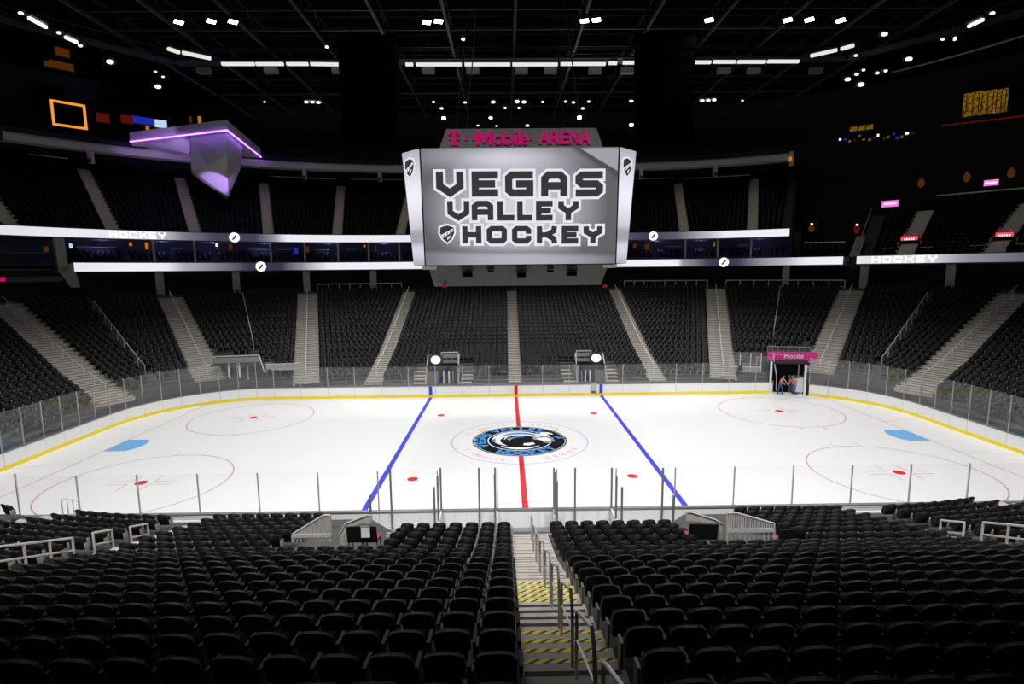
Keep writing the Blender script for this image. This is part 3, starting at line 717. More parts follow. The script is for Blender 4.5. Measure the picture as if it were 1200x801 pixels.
# ---- LED ribbons
def ribbon(name, r, z0, z1, a0, a1, keys, label, logos, words):
    """keys: (photo column, brightness) along the display, turned into arclength on the ring"""
    zc = (z0+z1)/2
    def px_to_l(px):
        lo, hi = LA(-70, r), LA(70, r)
        for _ in range(40):
            md = (lo+hi)/2; x, y = bowl(md, r)[:2]
            if proj(np.array([x, y, zc]))[0] < px: lo = md
            else: hi = md
        return lo
    K = sorted((px_to_l(p_), b) for p_, b in keys); kl, kb = [a for a, b in K], [b for a, b in K]
    t = thing(name, label, 'display')
    n = int((LA(a1,r)-LA(a0,r))/.6); ls = np.linspace(LA(a0,r), LA(a1,r), n)
    me = MB(); cols = []
    for i in range(n-1):
        A, B = bowl(ls[i], r), bowl(ls[i+1], r)
        me.poly([(A[0],A[1],z0),(B[0],B[1],z0),(B[0],B[1],z1),(A[0],A[1],z1)])
        for l in (ls[i], ls[i+1], ls[i+1], ls[i]): cols.append(float(np.interp(l, kl, kb)))
    o = me.mesh('screen', RIBM); at_ = o.color_attributes.new('Picture', 'FLOAT_COLOR', 'CORNER')
    for d, b in zip(at_.data, cols): d.color = (b*.93, b*.92, min(1.2, b*1.0+.035*(1-b)), 1)
    link('screen', o, t)
    fr = sweep(MB(), a0, a1, [(r-.02,z0-.1),(r+.25,z0-.1),(r+.25,z0),(r-.02,z0)]); fr.build('lower_trim', DGREY, t)
    sweep(MB(), a0, a1, [(r-.02,z1),(r+.25,z1),(r+.25,z1+.08),(r-.02,z1+.08)]).build('upper_trim', DGREY, t)
    for px in logos:
        l = px_to_l(px); x, y, nx, ny = bowl(l, r-.06); c = Vector((x, y, zc)); tx = Vector((ny, -nx, 0))
        pts = lambda R_, d: [c-Vector((nx,ny,0))*d+tx*R_*math.cos(a)+Vector((0,0,R_*math.sin(a))) for a in np.linspace(0, 2*PI, 16)[:-1]]
        MB().poly(pts(.60,.0)).build('emblem', emit('ribbon_white', (.97,.97,1), 1.15), t)
        MB().poly([c-Vector((nx,ny,0))*.02+tx*u+Vector((0,0,v)) for u, v in ((-.3,-.22),(-.12,-.34),(.3,.2),(.12,.32))]).build('emblem_mark', emit('ribbon_dark', (.10,.10,.13), .6), t)
    for word, p0, p1 in words:
        l0, l1 = px_to_l(p0), px_to_l(p1); st = (l1-l0)/len(word)
        for i, ch in enumerate(word):
            l = l0+st*(i+.5); x, y, nx, ny = bowl(l, r-.05); Mx = Matrix(((ny, 0, -nx, x),(-nx, 0, -ny, y),(0,1,0,zc),(0,0,0,1)))
            o = glyph(ch, -st*.40, -.36, st*.40, .36, .17).build('letter', emit('ribbon_letter', (1,1,1), 1.35), t); o.matrix_local = Mx
RIBM = emit_attr('ribbon_screen', 1.0)
ribbon('ribbon_display', 41.0, 11.72, 12.62, -50.9, 37.75, [(80,.85),(150,.95),(195,.9),(215,.45),(255,.22),(290,.04),(330,.04),(355,.3),(385,.92),(490,.95),(725,.8),(735,.95),(790,.95),(796,.9),(799,.35),(830,.05),(866,.05),(880,.18),(920,.5),(945,.9),(990,.95)], 'long lower ribbon display glowing white under the suites', [306,848], [])
ribbon('ribbon_display', 41.2, 11.76, 12.62, 39.6, 66, [(1003,.9),(1020,.8),(1090,.75),(1110,.5),(1130,.3),(1200,.14),(1260,.05)], 'right lower ribbon display reading HOCKEY in front of the right end tier', [], [('HOCKEY',1020,1099)])
ribbon('ribbon_display', 42.4, 15.28, 16.18, -66, 29.6, [(-60,.9),(0,.8),(90,.9),(150,.85),(195,.5),(215,.2),(250,.06),(300,.06),(322,.3),(335,.92),(480,.9),(735,.08),(760,.05),(795,.12),(830,.5),(850,.92),(928,.95)], 'upper ribbon display reading HOCKEY below the upper tier', [275,765.5], [('HOCKEY',127,196)])
# ---- columns under the lower ribbon and in the suites
def column(px, py, r, z0, z1, wd, label, mtl=None):
    q, l = at_ring(px, py, r); x, y, nx, ny = bowl(l, r); t = thing('column', label, 'column', (x,y,z0), math.atan2(ny,nx)-PI/2)
    MB().box((0,0,(z1-z0)/2), (wd,wd,z1-z0)).build('shaft', mtl or COLM, t); MB().box((0,0,.06), (wd*1.25,wd*1.25,.12)).build('base', DGREY, t)
for px, lb in ((186,'above the far left corner stairs'), (276,'below the left round ribbon emblem'), (359,'above the twin stairs left of centre'), (437.5,'above the fenced section left of the scoreboard'), (921,'above the fenced section near the ice gate'), (1013,'at the gap between the two right ribbons'), (1115,'below the right ribbon display')):
    column(px, 322, 41.9, ZK(22)-.03, 11.64, .8, 'short grey concrete column '+lb)
for px, lb in ((180,'first'),(228,'second'),(317,'third'),(357,'fourth'),(396,'fifth'),(432,'sixth'),(468,'seventh'),(803,'eighth'),(841,'ninth'),(880,'tenth')):
    column(px, 293, 41.7, 12.6, 15.2, .22, 'thin grey post between the two ribbons, %s from the left' % lb)
# things glowing in the suites
SUI = [(83,268+20,.5,1.0,CYANW,'small lit screen on the post left of the suites'),(153,286,.5,.8,ORANGE,'small orange wall lamp in the suites, leftmost'),(172,288,.6,1.6,ORANGE,'tall orange wall lamp in the left suites'),(254,287,.45,.7,LAMPSM,'small white lamp in the suites under the upper emblem'),(257,287,.4,1.1,REDG,'small red lamp in the suites under the upper emblem'),(270,289,.9,1.5,ORANGED,'dim orange wall lamp in the suites below the upper emblem'),
 (347,294,.9,1.6,BLUEG,'blue screen in the suites left of the scoreboard'),(360,292,.9,1.7,ORANGED,'dim orange doorway light in the suites left of the scoreboard'),(427,288,.5,.7,ORANGE,'small orange lamp in the suites near the scoreboard'),(440,291,.5,1.6,ORANGED,'tall dim orange lamp in the suites near the scoreboard'),
 (744,288,1.0,1.3,ORANGED,'dim orange panel in the suites just right of the scoreboard'),(758,289,1.1,1.6,ORANGED,'wider dim orange panel in the suites right of the scoreboard'),(837,286,.5,1.3,AMBER,'amber lamp in the suites on the right')]
for px, py, wd, h, mt, lb in SUI:
    q, l = at_ring(px, py, 47.3); x, y, nx, ny = bowl(l, 47.3); t = thing('wall_lamp', lb, 'lamp', (x,y,q.z), math.atan2(ny,nx)-PI/2, 'lamps in the suites')
    MB().box((0,0,0), (wd*.55,.1,h*.5)).build('glow_panel', mt, t); MB().box((0,.1,0), (wd*.55+.12,.1,h*.5+.12)).build('back_plate', DGREY, t)
for i, (p0, p1, py) in enumerate(((290,315,288),(325,345,289),(405,418,290),(368,386,289),(780,798,287),(865,878,285),(90,135,285),(200,214,297))):
    q0, l0 = at_ring(p0, py, 46.2); q1, l1 = at_ring(p1, py, 46.2); l = (l0+l1)/2; x, y, nx, ny = bowl(l, 46.2)
    t = thing('suite_counter', 'pale bar counter standing in the suites, %s from the left' % ORD[[1,2,4,3,5,6,0,7].index(i) if False else i], 'counter', (x,y,12.6+.9), math.atan2(ny,nx)-PI/2)
    MB().box((0,0,.95), (l1-l0,.5,.08)).build('top', mat('counter_pale', (.45,.36,.38), .5), t); MB().box((0,.08,.45), ((l1-l0)*.94,.35,.92)).build('body', NAVY, t)
for i, px in enumerate((120,190,250,310,385,450,770,820,890)):  # lamps added to brighten the dark suites
    q, l = at_ring(px, 288, 44.5); x, y = bowl(l, 44.5)[:2]
    t = thing('suite_fill_lamp', 'added bluish fill lamp inside the suites, %s from the left' % ORD[i], 'lamp', (x,y,15.12), 0, 'added bluish fill lamps of the suites')
    MB().disc((0,0), .12, -.05, 10).build('lens', emit('suite_blue', (.35,.4,1), .8), t); MB().box((0,0,0), (.4,.4,.08)).build('housing', DGREY, t)
    ld = bpy.data.lights.new('suite_fill_light', 'POINT'); ld.energy = 45; ld.color = (.42,.45,1); ld.shadow_soft_size = .2; lo = bpy.data.objects.new('suite_fill_light', ld); COL.objects.link(lo); lo.parent = t; lo.location = (0,0,-.3)
# downlights in the soffit over the top rows
for i, (px, py) in enumerate(((112,330),(155,329.5),(222,328.5),(258,328),(298,328),(1083,321),(1120,322))):
    q, l = at_ring(px, py, 43.0); x, y = bowl(l, 43.0)[:2]
    t = thing('downlight', 'small downlight under the suite slab, %s from the left' % ORD[i], 'downlight', (x,y,11.6), 0, 'downlights under the suite slab')
    MB().disc((0,0), .45, -.16, 12).build('lens', emit('downlight_dim', (.9,.88,.8), .5), t); MB().box((0,0,-.07), (1.0,1.0,.14)).build('housing', DGREY, t)
# left end: pier with sloping foot, and the ledges of the dark left stand
q, l = at_ring(77, 305, 41.3); x, y, nx, ny = bowl(l, 41.3)
t = thing('pier', 'pale concrete pier with sloping foot at the left end of the lower ribbon', 'pier', (x,y,0), math.atan2(ny,nx)-PI/2)
MB().hexa([(-.75,-.3,11.6),(.1,-.3,11.6),(.1,.5,11.6),(-.75,.5,11.6),(-.75,-.3,15.1),(0,-.3,15.1),(0,.5,15.1),(-.75,.5,15.1)]).build('shaft', COLM, t)
MB().hexa([(.1,-.3,10.1),(.9,-.3,10.1),(.9,.5,10.1),(.1,.5,10.1),(-.75,-.3,11.9),(.5,-.3,12.6),(.5,.5,12.6),(-.75,.5,11.9)]).build('sloping_foot', COLM, t)
for z, r, lb in ((10.75,41.2,'lower'),(11.9,42.5,'middle'),(13.6,43.5,'upper')):
    tt = thing('ledge', lb+' dim ledge of the dark stand at the left picture edge', 'ledge')
    sweep(MB(), -70, -52.3, [(r,z),(r+.5,z),(r+.5,z+(.5 if lb == 'lower' else .12)),(r,z+(.5 if lb == 'lower' else .12))]).build('parapet', mat('ledge_grey', (.07,.068,.068), .8), tt)
q, l = at_ring(4, 327, 41.1); x, y, nx, ny = bowl(l, 40.9)
t = thing('small_sign', 'tiny magenta lit sign on the ledge at the left picture edge', 'sign', (x,y,q.z), math.atan2(ny,nx)-PI/2); MB().box((0,0,0),(.6,.05,.4)).build('face', MAGENTA, t); MB().box((0,.06,0),(.7,.06,.5)).build('frame', DGREY, t)
q, l = at_ring(54, 292, 44); x, y, nx, ny = bowl(l, 44)
t = thing('wall_lamp', 'blurred orange lamp in the dark stand left of the pier', 'lamp', (x,y,q.z), math.atan2(ny,nx)-PI/2); MB().box((0,0,0),(.4,.1,.55)).build('glow_panel', ORANGED, t); MB().box((0,.1,0),(.5,.1,.65)).build('back_plate', DGREY, t)
# railings at the top of the lower sections
def bowl_rail(name, l0, l1, r, z, h, label, mtl=RAILW, side=1, n=8, bars=1, rad_=.035, cat='railing'):
    t = thing(name, label, cat); ls = np.linspace(l0, l1, n)
    P_ = [Vector((*bowl(l, r, side)[:2], z)) for l in ls]; up_ = Vector((0,0,1))
    MB().path([p+up_*h for p in P_], rad_, 6).build('top_rail', mtl, t)
    for b in range(bars): MB().path([p+up_*h*(b+.4)/(bars+.3) for p in P_], rad_*.8, 5).build('lower_rail', mtl, t)
    for p in P_: MB().bar(p, p+up_*h, rad_, 5).build('post', mtl, t)
    return t
for p0, p1, lb in ((371,470,'left of the scoreboard'),(732,830,'just right of the scoreboard'),(852,992,'above the ice gate')):
    l0 = at_ring(p0, 332, 40)[1]; l1 = at_ring(p1, 330, 40)[1]
    bowl_rail('section_railing', l0, l1, RK(22)+.15, ZK(22)-.03, 1.05, 'pale railing along the top row of the far stand, '+lb, mat('rail_grey', (.30,.29,.28), .5), n=9, bars=1, rad_=.075)
# thin slanting rails between seat blocks in the corners
for a, k0, k1, lb in ((-50,3,19,'left corner'),(50,3,19,'right corner'),(-28.8,6,20,'block left of the left twin stairs'),(28.8,8,20,'block above the ice gate')):
    P_ = [Vector((*bowl_a(a, RK(k)+.6)[:2], ZK(k)+.9)) for k in range(k0, k1+1)]
    t = thing('block_rail', 'thin slanting rail splitting the seats of the far '+lb, 'railing'); MB().path(P_, .035, 5).build('rail', RAILW, t); pb = MB()
    for p in P_[::2]: MB().bar(p, p-Vector((0,0,.9)), .025, 4).build('post', RAILW, t)
# =================================================================== scoreboard hanging over centre ice
SB = thing('scoreboard', 'large hanging video scoreboard reading VEGAS VALLEY HOCKEY over centre ice', 'scoreboard', (0,0,0))
YF = -6.4
zt = at_y(609, 173, YF).z; zb = at_y(609, 309.5, YF+.15).z
ftl, ftr = at_y(492, 173.5, YF), at_y(726, 172.5, YF); fbl, fbr = at_y(498.5, 310, YF+.15), at_y(722, 309, YF+.15)
xl, xr = ftl.x, ftr.x; bl, br = fbl.x, fbr.x; xm = (xl+xr)/2
# plan rings (top, bottom): front edge, chamfered corner, side
hwT, hwB = (xr-xl)/2, (br-bl)/2
cT, cB = 1.15, .72                       # corner panel reach
def ringpts(hw, c, z, yf):
    d = -yf; return [(-hw,yf,z),(hw,yf,z),(hw+c,yf+c,z),(hw+c,d-c,z),(hw,d,z),(-hw,d,z),(-hw-c,d-c,z),(-hw-c,yf+c,z)]
T_ = [Vector((xm+p[0],p[1],p[2])) for p in ringpts(hwT, cT, zt, YF)]; B_ = [Vector((xm+p[0],p[1],p[2])) for p in ringpts(hwB, cB, zb, YF+.15)]
core = MB(); kk = lambda v, s: Vector((xm+(v.x-xm)*s, v.y*s, v.z))
core.v = [tuple(kk(p,.985)) for p in B_]+[tuple(kk(p,.985)) for p in T_]; core.f = [tuple(range(7,-1,-1)), tuple(range(8,16))]+[(i,(i+1)%8,8+(i+1)%8,8+i) for i in range(8)]
core.build('frame', BLACK, SB)
SCRM = emit_attr('scoreboard_screen', 1.0)
def pic_main(u, v):
    r_ = math.hypot((u-.47)*1.05, (v-.48)*.95); b = .70-1.55*max(0, r_-.15)
    top = math.exp(-((v-.93)/.10)**2)*math.exp(-((u-.40)/.34)**2); b = max(b, .14)+.42*top*(b < .6)
    cv = .145-.11*u+.05*u*u*2-.10*max(0,u-.6)              # curved sweep along the bottom
    w_ = 1/(1+math.exp((v-cv)*160)); b = b*(1-w_)+(.20+.30*math.sin(PI*u))*w_
    b *= 1-.40*math.exp(-((v-cv+.01)/.02)**2)
    f = (v-1)+(u-.80)*1.0                                 # folded corner, top right
    b *= 1-.72*math.exp(-((f+.01)/.045)**2)/(1+math.exp(-(u-.76)*60))
    return max(.09, b)
def pic_plain(u, v):                      # picture shown on the wide screens
    r_ = math.hypot((u-.47)*1.15, (v-.50)*1.0); b = .74-1.25*max(0, r_-.14)
    if v > .80: b = max(b, .26+.32*math.sin(PI*min(1,max(0,u)))*min(1,(v-.80)*9))
    if v < .15-.10*u+.02: b = .26+.35*u*(1-u)
    if u > .79 and v > 1-(u-.79)*1.05: b = .46
    elif u > .76 and v > .97-(u-.76)*1.25: b *= .35
    return max(.12, b)
def pic_side(u, v): return .42+.55*math.exp(-((v-.60)/.30)**2)+(.30*math.exp(-((v-.12)/.09)**2)) - (.2 if v < .32 and v > .2 else 0)
def screen(a, b, c, d, fn, nu, nv, name, off):
    """a,b bottom left/right, c,d top right/left seen from outside"""
    nrm = (b-a).cross(d-a).normalized(); me = MB(); cs = []
    P = lambda u, v: (a*(1-u)+b*u)*(1-v)+(d*(1-u)+c*u)*v+nrm*off
    for i in range(nu):
        for j in range(nv):
            q = [(i/nu,j/nv),((i+1)/nu,j/nv),((i+1)/nu,(j+1)/nv),(i/nu,(j+1)/nv)]; me.poly([P(u,v) for u, v in q]); cs += [fn(u,v) for u, v in q]
    mm = me.mesh(name, SCRM); ca = mm.color_attributes.new('Picture','FLOAT_COLOR','CORNER')
    for dd, k in zip(ca.data, cs): dd.color = (k*.90, k*.89, k*1.0, 1)
    o = link(name, mm, SB)
    if SCR0[0] is None: SCR0[0] = o
    return P
def shrink(a, b, c, d, e):
    return a+(b-a)*e, b+(a-b)*e, c+(d-c)*e, d+(c-d)*e
PF = None; SCR0 = [None]
for i in range(8):
    a, b, c, d = B_[i], B_[(i+1)%8], T_[(i+1)%8], T_[i]
    wide = i in (0,2,4,6)
    if wide: P_ = screen(*shrink(a,b,c,d,.004), pic_main, 110, 66, 'screen', .012)
    else: P_ = screen(*shrink(a,b,c,d,.03), pic_side, 4, 24, 'corner_screen', .012)
    if i == 0: PF = P_
# lettering on the front screen, in the screen's own plane
fa, fb, fc, fd = B_[0], B_[1], T_[1], T_[0]
ux = (fb-fa).normalized(); nF = (fb-fa).cross(fd-fa).normalized(); uy = nF.cross(ux).normalized(); oF = (fa+fb)/2
def on_face(px, py):
    o, dv = ray(px, py); o, dv = Vector(o), Vector(dv); t = (oF-o).dot(nF)/dv.dot(nF); q = o+dv*t-oF; return q.dot(ux), q.dot(uy)
def face_mat(off):
    M = Matrix.Identity(4)
    for i in range(3): M[i][0] = ux[i]; M[i][1] = uy[i]; M[i][2] = nF[i]; M[i][3] = oF[i]+nF[i]*off
    return M
SCRDK = emit('screen_dark_letter', (.045,.044,.05), .9); SCRHALO = emit('screen_halo', (.80,.80,.86), 1.0)
WORDS = [('VEGAS', [(511.5,543),(553,584),(592,625),(634,665),(674,707)], 200.5, 230.5, .38), ('VALLEY', [(524.5,550),(553,578),(583,603),(606,624),(628,648),(654,678)], 235, 258.5, .30), ('HOCKEY', [(542,564),(570.5,594),(600,622.5),(629,652.5),(658,678),(683.5,706)], 264.5, 285.5, .29)]
for wd_, boxes, y0, y1, sw in WORDS:
    for ch, (x0, x1) in zip(wd_, boxes):
        a = on_face(x0, y1); b = on_face(x1, y0)
        if ch in 'L' and x1-x0 < 19: pass
        glyph(ch, a[0], a[1], b[0], b[1], sw, grow=.13).build('letter_halo', SCRHALO, SCR0[0]).matrix_local = face_mat(.022)
        glyph(ch, a[0], a[1], b[0], b[1], sw).build('letter', SCRDK, SCR0[0]).matrix_local = face_mat(.034)
def shield(cx, cy, s, M0, parent, M1=None):
    out = [(-.8,.75),(-.4,.9),(0,1.0),(.4,.9),(.8,.75),(.85,.1),(.55,-.55),(0,-1),(-.55,-.55),(-.85,.1)]
    MB().poly([(cx+x*s*1.28, cy+y*s*1.22, 0) for x, y in out]).build('shield_halo', SCRHALO, parent).matrix_local = M0(.024)
    MB().poly([(cx+x*s, cy+y*s, 0) for x, y in out]).build('shield', SCRDK, parent).matrix_local = M0(.036)
    MB().poly([(cx+x*s, cy+y*s, 0) for x, y in ((-.72,-.12),(-.5,-.5),(.72,.32),(.7,.62))]).build('shield_band', SCRHALO, parent).matrix_local = M0(.044)
    for k_ in (-.35, .05, .42): MB().poly([(cx+x*s, cy+y*s, 0) for x, y in ((k_-.09,k_*.62-.18),(k_+.02,k_*.62-.12),(k_+.06,k_*.62+.16),(k_-.05,k_*.62+.12))]).build('shield_letter', SCRDK, parent).matrix_local = M0(.05)
    MB().poly([(cx+x*s, cy+y*s, 0) for x, y in ((.05,-.35),(.45,-.15),(.25,-.55),(.0,-.72))]).build('shield_letter', SCRHALO, parent).matrix_local = M0(.044)
fpts = [on_face(*q) for q in ((679.5,173.6),(724.8,173.4),(723.6,200))]; MB().poly([(x, y, 0) for x, y in fpts]).build('picture_fold', emit('screen_fold', (.36,.355,.40), 1.0), SCR0[0]).matrix_local = face_mat(.018)
cxy = on_face(524, 274); shield(cxy[0], cxy[1], .44, face_mat, SCR0[0])
for i, (px, py) in ((1,(734.5,196)),(7,(480.5,197))):
    a, b, c, d = B_[i], B_[(i+1)%8], T_[(i+1)%8], T_[i]; n_ = (b-a).cross(d-a).normalized(); u_ = (b-a).normalized(); v_ = n_.cross(u_).normalized()
    def cm(off, a=a, n_=n_, u_=u_, v_=v_):
        M = Matrix.Identity(4)
        for k in range(3): M[k][0] = u_[k]; M[k][1] = v_[k]; M[k][2] = n_[k]; M[k][3] = a[k]+n_[k]*off
        return M
    o, dv = ray(px, py); o, dv = Vector(o), Vector(dv); t_ = (a-o).dot(n_)/dv.dot(n_); q = o+dv*t_-a
    shield(q.dot(u_), q.dot(v_), .46, cm, SB)
# name sign on top
YS = -5.6
s0, s1 = at_y(512, 172, YS), at_y(710, 149, YS)
MB().hexa([(s0.x,YS,zt-.2),(s1.x,YS,zt-.2),(s1.x,-YS,zt-.2),(s0.x,-YS,zt-.2),(s0.x+.5,YS+.1,s1.z),(s1.x-.5,YS+.1,s1.z),(s1.x-.5,-YS,s1.z),(s0.x+.5,-YS,s1.z)]).build('sign_panel', mat('sign_panel_grey', (.026,.030,.030), .6), SB)
def sign_text(txt, px0, px1, py0, py1, bold, name='sign_letter'):
    a, b = at_y(px0, py1, YS-.1), at_y(px1, py0, YS-.1)
    me = text_mesh(txt, 1.0, bold, .03, MAGENTA)
    xs = [v.co.x for v in me.vertices]; ys = [v.co.y for v in me.vertices]; x0, x1_, y0_, y1_ = min(xs), max(xs), min(ys), max(ys)
    sx, sy = (b.x-a.x)/(x1_-x0), (b.z-a.z)/(y1_-y0_)
    for v in me.vertices: x, y, z = v.co; v.co = (a.x+(x-x0)*sx, YS-.1-z, a.z+(y-y0_)*sy)
    link(name, me, SB)
for ch, p0, p1 in (('o',578.5,589),('b',590,600.5),('i',602,606),('l',607.2,610.8),('e',611.5,618)):
    tall = ch in 'Mbil'; sign_text(ch, p0, p1, 153 if tall else 158, 169.5, .004)
for ch, p0, p1 in zip('ARENA', (631.5,645,656.5,667.5,679.5), (644,656,667,679,692)): sign_text(ch, p0, p1, 153, 168.5, .022)
def sign_poly(px):
    pts = [at_y(x, y, YS-.1) for x, y in px]; MB().extrude(pts, (0,.06,0)).build('sign_letter', MAGENTA, SB)
sign_poly([(558,169.5),(558,153),(562.6,153),(567.5,162.5),(572.4,153),(577,153),(577,169.5),(573.2,169.5),(573.2,159.5),(568.6,167.5),(566.4,167.5),(561.8,159.5),(561.8,169.5)])
sign_poly([(525,153),(538,153),(538.5,157.5),(536.5,157.5),(535.5,155),(533.8,155),(533.8,167),(536.5,168),(536.5,170),(527.5,170),(527.5,168),(530.2,167),(530.2,155),(528.2,155),(527,157.5),(525,157.5)])
for a_, b_ in ((525,528),(535.6,538.6)): sign_poly([(a_,160.5),(b_,160.5),(b_,163.5),(a_,163.5)])
for px in (545.5, 555, 622): sign_poly([(px-1.6,160.3),(px+1.6,160.3),(px+1.6,163.6),(px-1.6,163.6)])
# lower ring below the screens
YL = -4.6
l0, l1 = at_y(502, 316, YL), at_y(713, 314, YL); l2, l3 = at_y(509, 335.5, YL+.6), at_y(704, 333.5, YL+.6)
MB().hexa([(l2.x,YL+.6,l2.z),(l3.x,YL+.6,l2.z),(l3.x,-YL-.6,l2.z),(l2.x,-YL-.6,l2.z),(l0.x,YL,zb-.02),(l1.x,YL,zb-.02),(l1.x,-YL,zb-.02),(l0.x,-YL,zb-.02)]).build('lower_ring', mat('lower_ring_grey', (.125,.127,.122), .7, noise=.1, scale=.6), SB)
for px, w_, h_ in ((548,1.0,.55),(575,.65,.3),(611,.9,.6),(645,.65,.3),(670,1.0,.55)):
    c = at_y(px, 316, YL-.3); MB().box((c.x, YL-.15, zb-.02-h_/2), (w_*.62,.5,h_*.7)).build('bracket', GREY, SB); MB().box((c.x, YL-.25, zb-.12-h_*.8), (w_*.52,.6,h_*.35)).build('speaker', BLACK, SB)
for px in (503.5, 714.5):
    c = at_y(px, 314, YF+.3); MB().box((c.x, YF+.6, zb-.13), (.75,.7,.2)).build('corner_foot', GREY, SB)
for px, py in ((521,335),(709,335)):
    c = at_y(px, py, YL+.4); MB().box((c.x, c.y, c.z), (.22,.1,.18)).build('red_lamp', emit('red_lamp', (.8,.02,.02), .3), SB)
for sx in (-1, 1):
    for sy in (-1, 1): MB().bar((sx*3.6, sy*3.4, s1.z-.1), (sx*2.2, sy*2.0, GRID_Z), .04).build('hoist_cable', BLACK, SB)
# =================================================================== purple lit balcony with faceted crystal front
BAL = thing('balcony', 'white faceted balcony with purple LED edge hanging above the left upper tier', 'balcony')
PALE = mat('balcony_pale', (.78,.77,.76), .55, noise=.05, scale=.6)
zb_ = 27.3
F_, L_, Rr = at_z(266, 152.5, zb_), at_z(152.5, 166, zb_), at_z(306, 184, zb_)
back = Vector((0,0,0))
nB = Vector((-(F_.x+CX), F_.y-CY, 0)); 
outw = Vector((F_.x+CX, F_.y-CY, 0)).normalized()
L2, R2 = L_+outw*3.5, Rr+outw*2.0
hF = at_y(265, 140, F_.y).z-zb_; hL = at_y(152, 155, L_.y).z-zb_; hR = at_y(308, 174, Rr.y).z-zb_
slab = MB(); ring_ = [F_, L_, L2, R2, Rr]; hts = [hF, hL, hL, hR, hR]
n5 = len(ring_); slab.v = [tuple(p) for p in ring_]+[(p.x,p.y,p.z+h) for p, h in zip(ring_, hts)]
slab.f = [tuple(range(n5)), tuple(range(2*n5-1, n5-1, -1))]+[(i, n5+i, n5+(i+1)%n5, (i+1)%n5) for i in range(n5)]
slab.build('parapet', PALE, BAL)
led = MB()
for a, b in ((L_, F_), (F_, Rr)): led.bar(a+Vector((0,0,-.02))-outw*.10, b+Vector((0,0,-.02))-outw*.10, .075, 6)
led.build('led_strip', PURPLE, BAL)
# faceted soffit and the hanging crystal
def dn(px, py, Y): return at_y(px, py, Y)
inn = outw*1.0
a1 = at_z(223, 160, zb_-.05)+outw*.6; a2 = F_+outw*1.1-Vector((0,0,.05)); a3 = at_z(285, 171, zb_-.05)+outw*.6
b1 = dn(224, 199, a1.y+.5); b3 = dn(282, 197, a3.y+.5); ap = dn(267.5, 231, (a1.y+a3.y)/2+.9); mid = dn(266, 181, a2.y-.1); c1 = dn(244, 196, a1.y-.2); b1b = b1+outw*3; a1b = a1+outw*4; a3b = a3+outw*4; b3b = b3+outw*3; apb = ap+outw*2.2
cry = MB()
for tri in ((a1,a2,mid),(a1,mid,c1),(a1,c1,b1),(b1,c1,ap),(c1,mid,ap),(a2,a3,mid),(a3,b3,mid),(mid,b3,ap),(a1,b1,b1b,a1b),(b1,ap,apb,b1b),(ap,b3,b3b,apb),(b3,a3,a3b,b3b)): cry.poly(tri)
cry.build('crystal', PALE, BAL)
s1_ = at_z(170, 168, zb_-.05)+outw*.4; s2_ = a1; s3_ = dn(212, 182.5, s1_.y+3.0)
MB().poly([s1_, s2_, b1b+Vector((0,0,2.4)), s3_]).poly([s1_, s3_, s1_+outw*3]).build('soffit_facet', PALE, BAL)
for off_, en, cone_, aim in ((5.5, 2600, 30, (c1+ap)*.5), (6.5, 1500, 60, (L_+a1)*.5-Vector((0,0,.5)))):    # projectors washing the crystal and the soffit
    pz = aim-outw*off_-Vector((0,0,4.5)); ld = bpy.data.lights.new('purple_wash', 'SPOT'); ld.energy = en; ld.color = (.52,.30,1); ld.spot_size = rad(cone_); ld.spot_blend = .5; ld.shadow_soft_size = .2
    lo = bpy.data.objects.new('purple_wash', ld); COL.objects.link(lo); lo.location = pz; lo.rotation_euler = (aim-pz).to_track_quat('-Z','Y').to_euler(); lo.parent = BAL
# lounge behind the balcony: screens and lamps on the wall above the left tier
def wall_item(name, px, py, wpx, hpx, r, mt, label, cat, group=None, frame=True):
    q, l = at_ring(px, py, r); x, y, nx, ny = bowl(l, r); dep = proj(np.array([x,y,q.z]))[2]; wd, h = wpx*dep/FPX, hpx*dep/FPX
    t = thing(name, label, cat, (x,y,q.z), math.atan2(ny,nx)-PI/2, group)
    MB().box((0,0,0), (wd,.08,h)).build('lit_face', mt, t)
    if frame: MB().box((0,.12,0), (wd+.15,.12,h+.15)).build('casing', DGREY, t)
    return t
wall_item('video_screen', 169, 141.5, 25, 8, 58, BLUEG, 'blue lit screen above the left end of the balcony', 'screen')
wall_item('video_screen', 188.5, 145, 12, 8.5, 57.8, CYANW, 'pale blue screen with dark diagonal above the balcony', 'screen')
for (px, py, w_, h_, mt, lb) in ((149,140,12,9,REDG,'dim red glowing panel left of the blue screen'),(120.5,138,12,10,REDG,'dim red glowing panel right of the orange square frame'),(173,151,3.5,7,ORANGE,'small orange lamp below the blue screen'),(223,140,3,7,ORANGED,'dim orange lamp on the balcony, left of two'),(234,141,3.5,9,ORANGE,'orange lamp on the balcony, right of two'),
  (73,61,13,9,ORANGED,'upper orange window glow in the top left corner'),(72.5,77,22,8,ORANGED,'lower wide orange window glow in the top left corner'),(57,75,8,6,ORANGED,'small dim orange glow left of the wide orange window')):
    wall_item('wall_lamp', px, py, w_, h_, 58 if py > 100 else 46, mt, lb, 'lamp')
q0, la_ = at_ring(81, 134.5, 57); x, y, nx, ny = bowl(la_, 57); t = thing('neon_square', 'glowing orange neon square on the dark left wall', 'neon light', (x,y,q0.z), math.atan2(ny,nx)-PI/2)
dep = proj(np.array([x,y,q0.z]))[2]; a_, b_ = 15*dep/FPX, 13*dep/FPX
for c_, d_ in (((0,0,b_),(2*a_+.25,.1,.26)),((0,0,-b_),(2*a_+.25,.1,.26)),((-a_,0,0),(.26,.1,2*b_)),((a_,0,0),(.26,.1,2*b_))): MB().box(c_, d_).build('tube', emit('orange_tube', (1,.36,.03), .95), t)
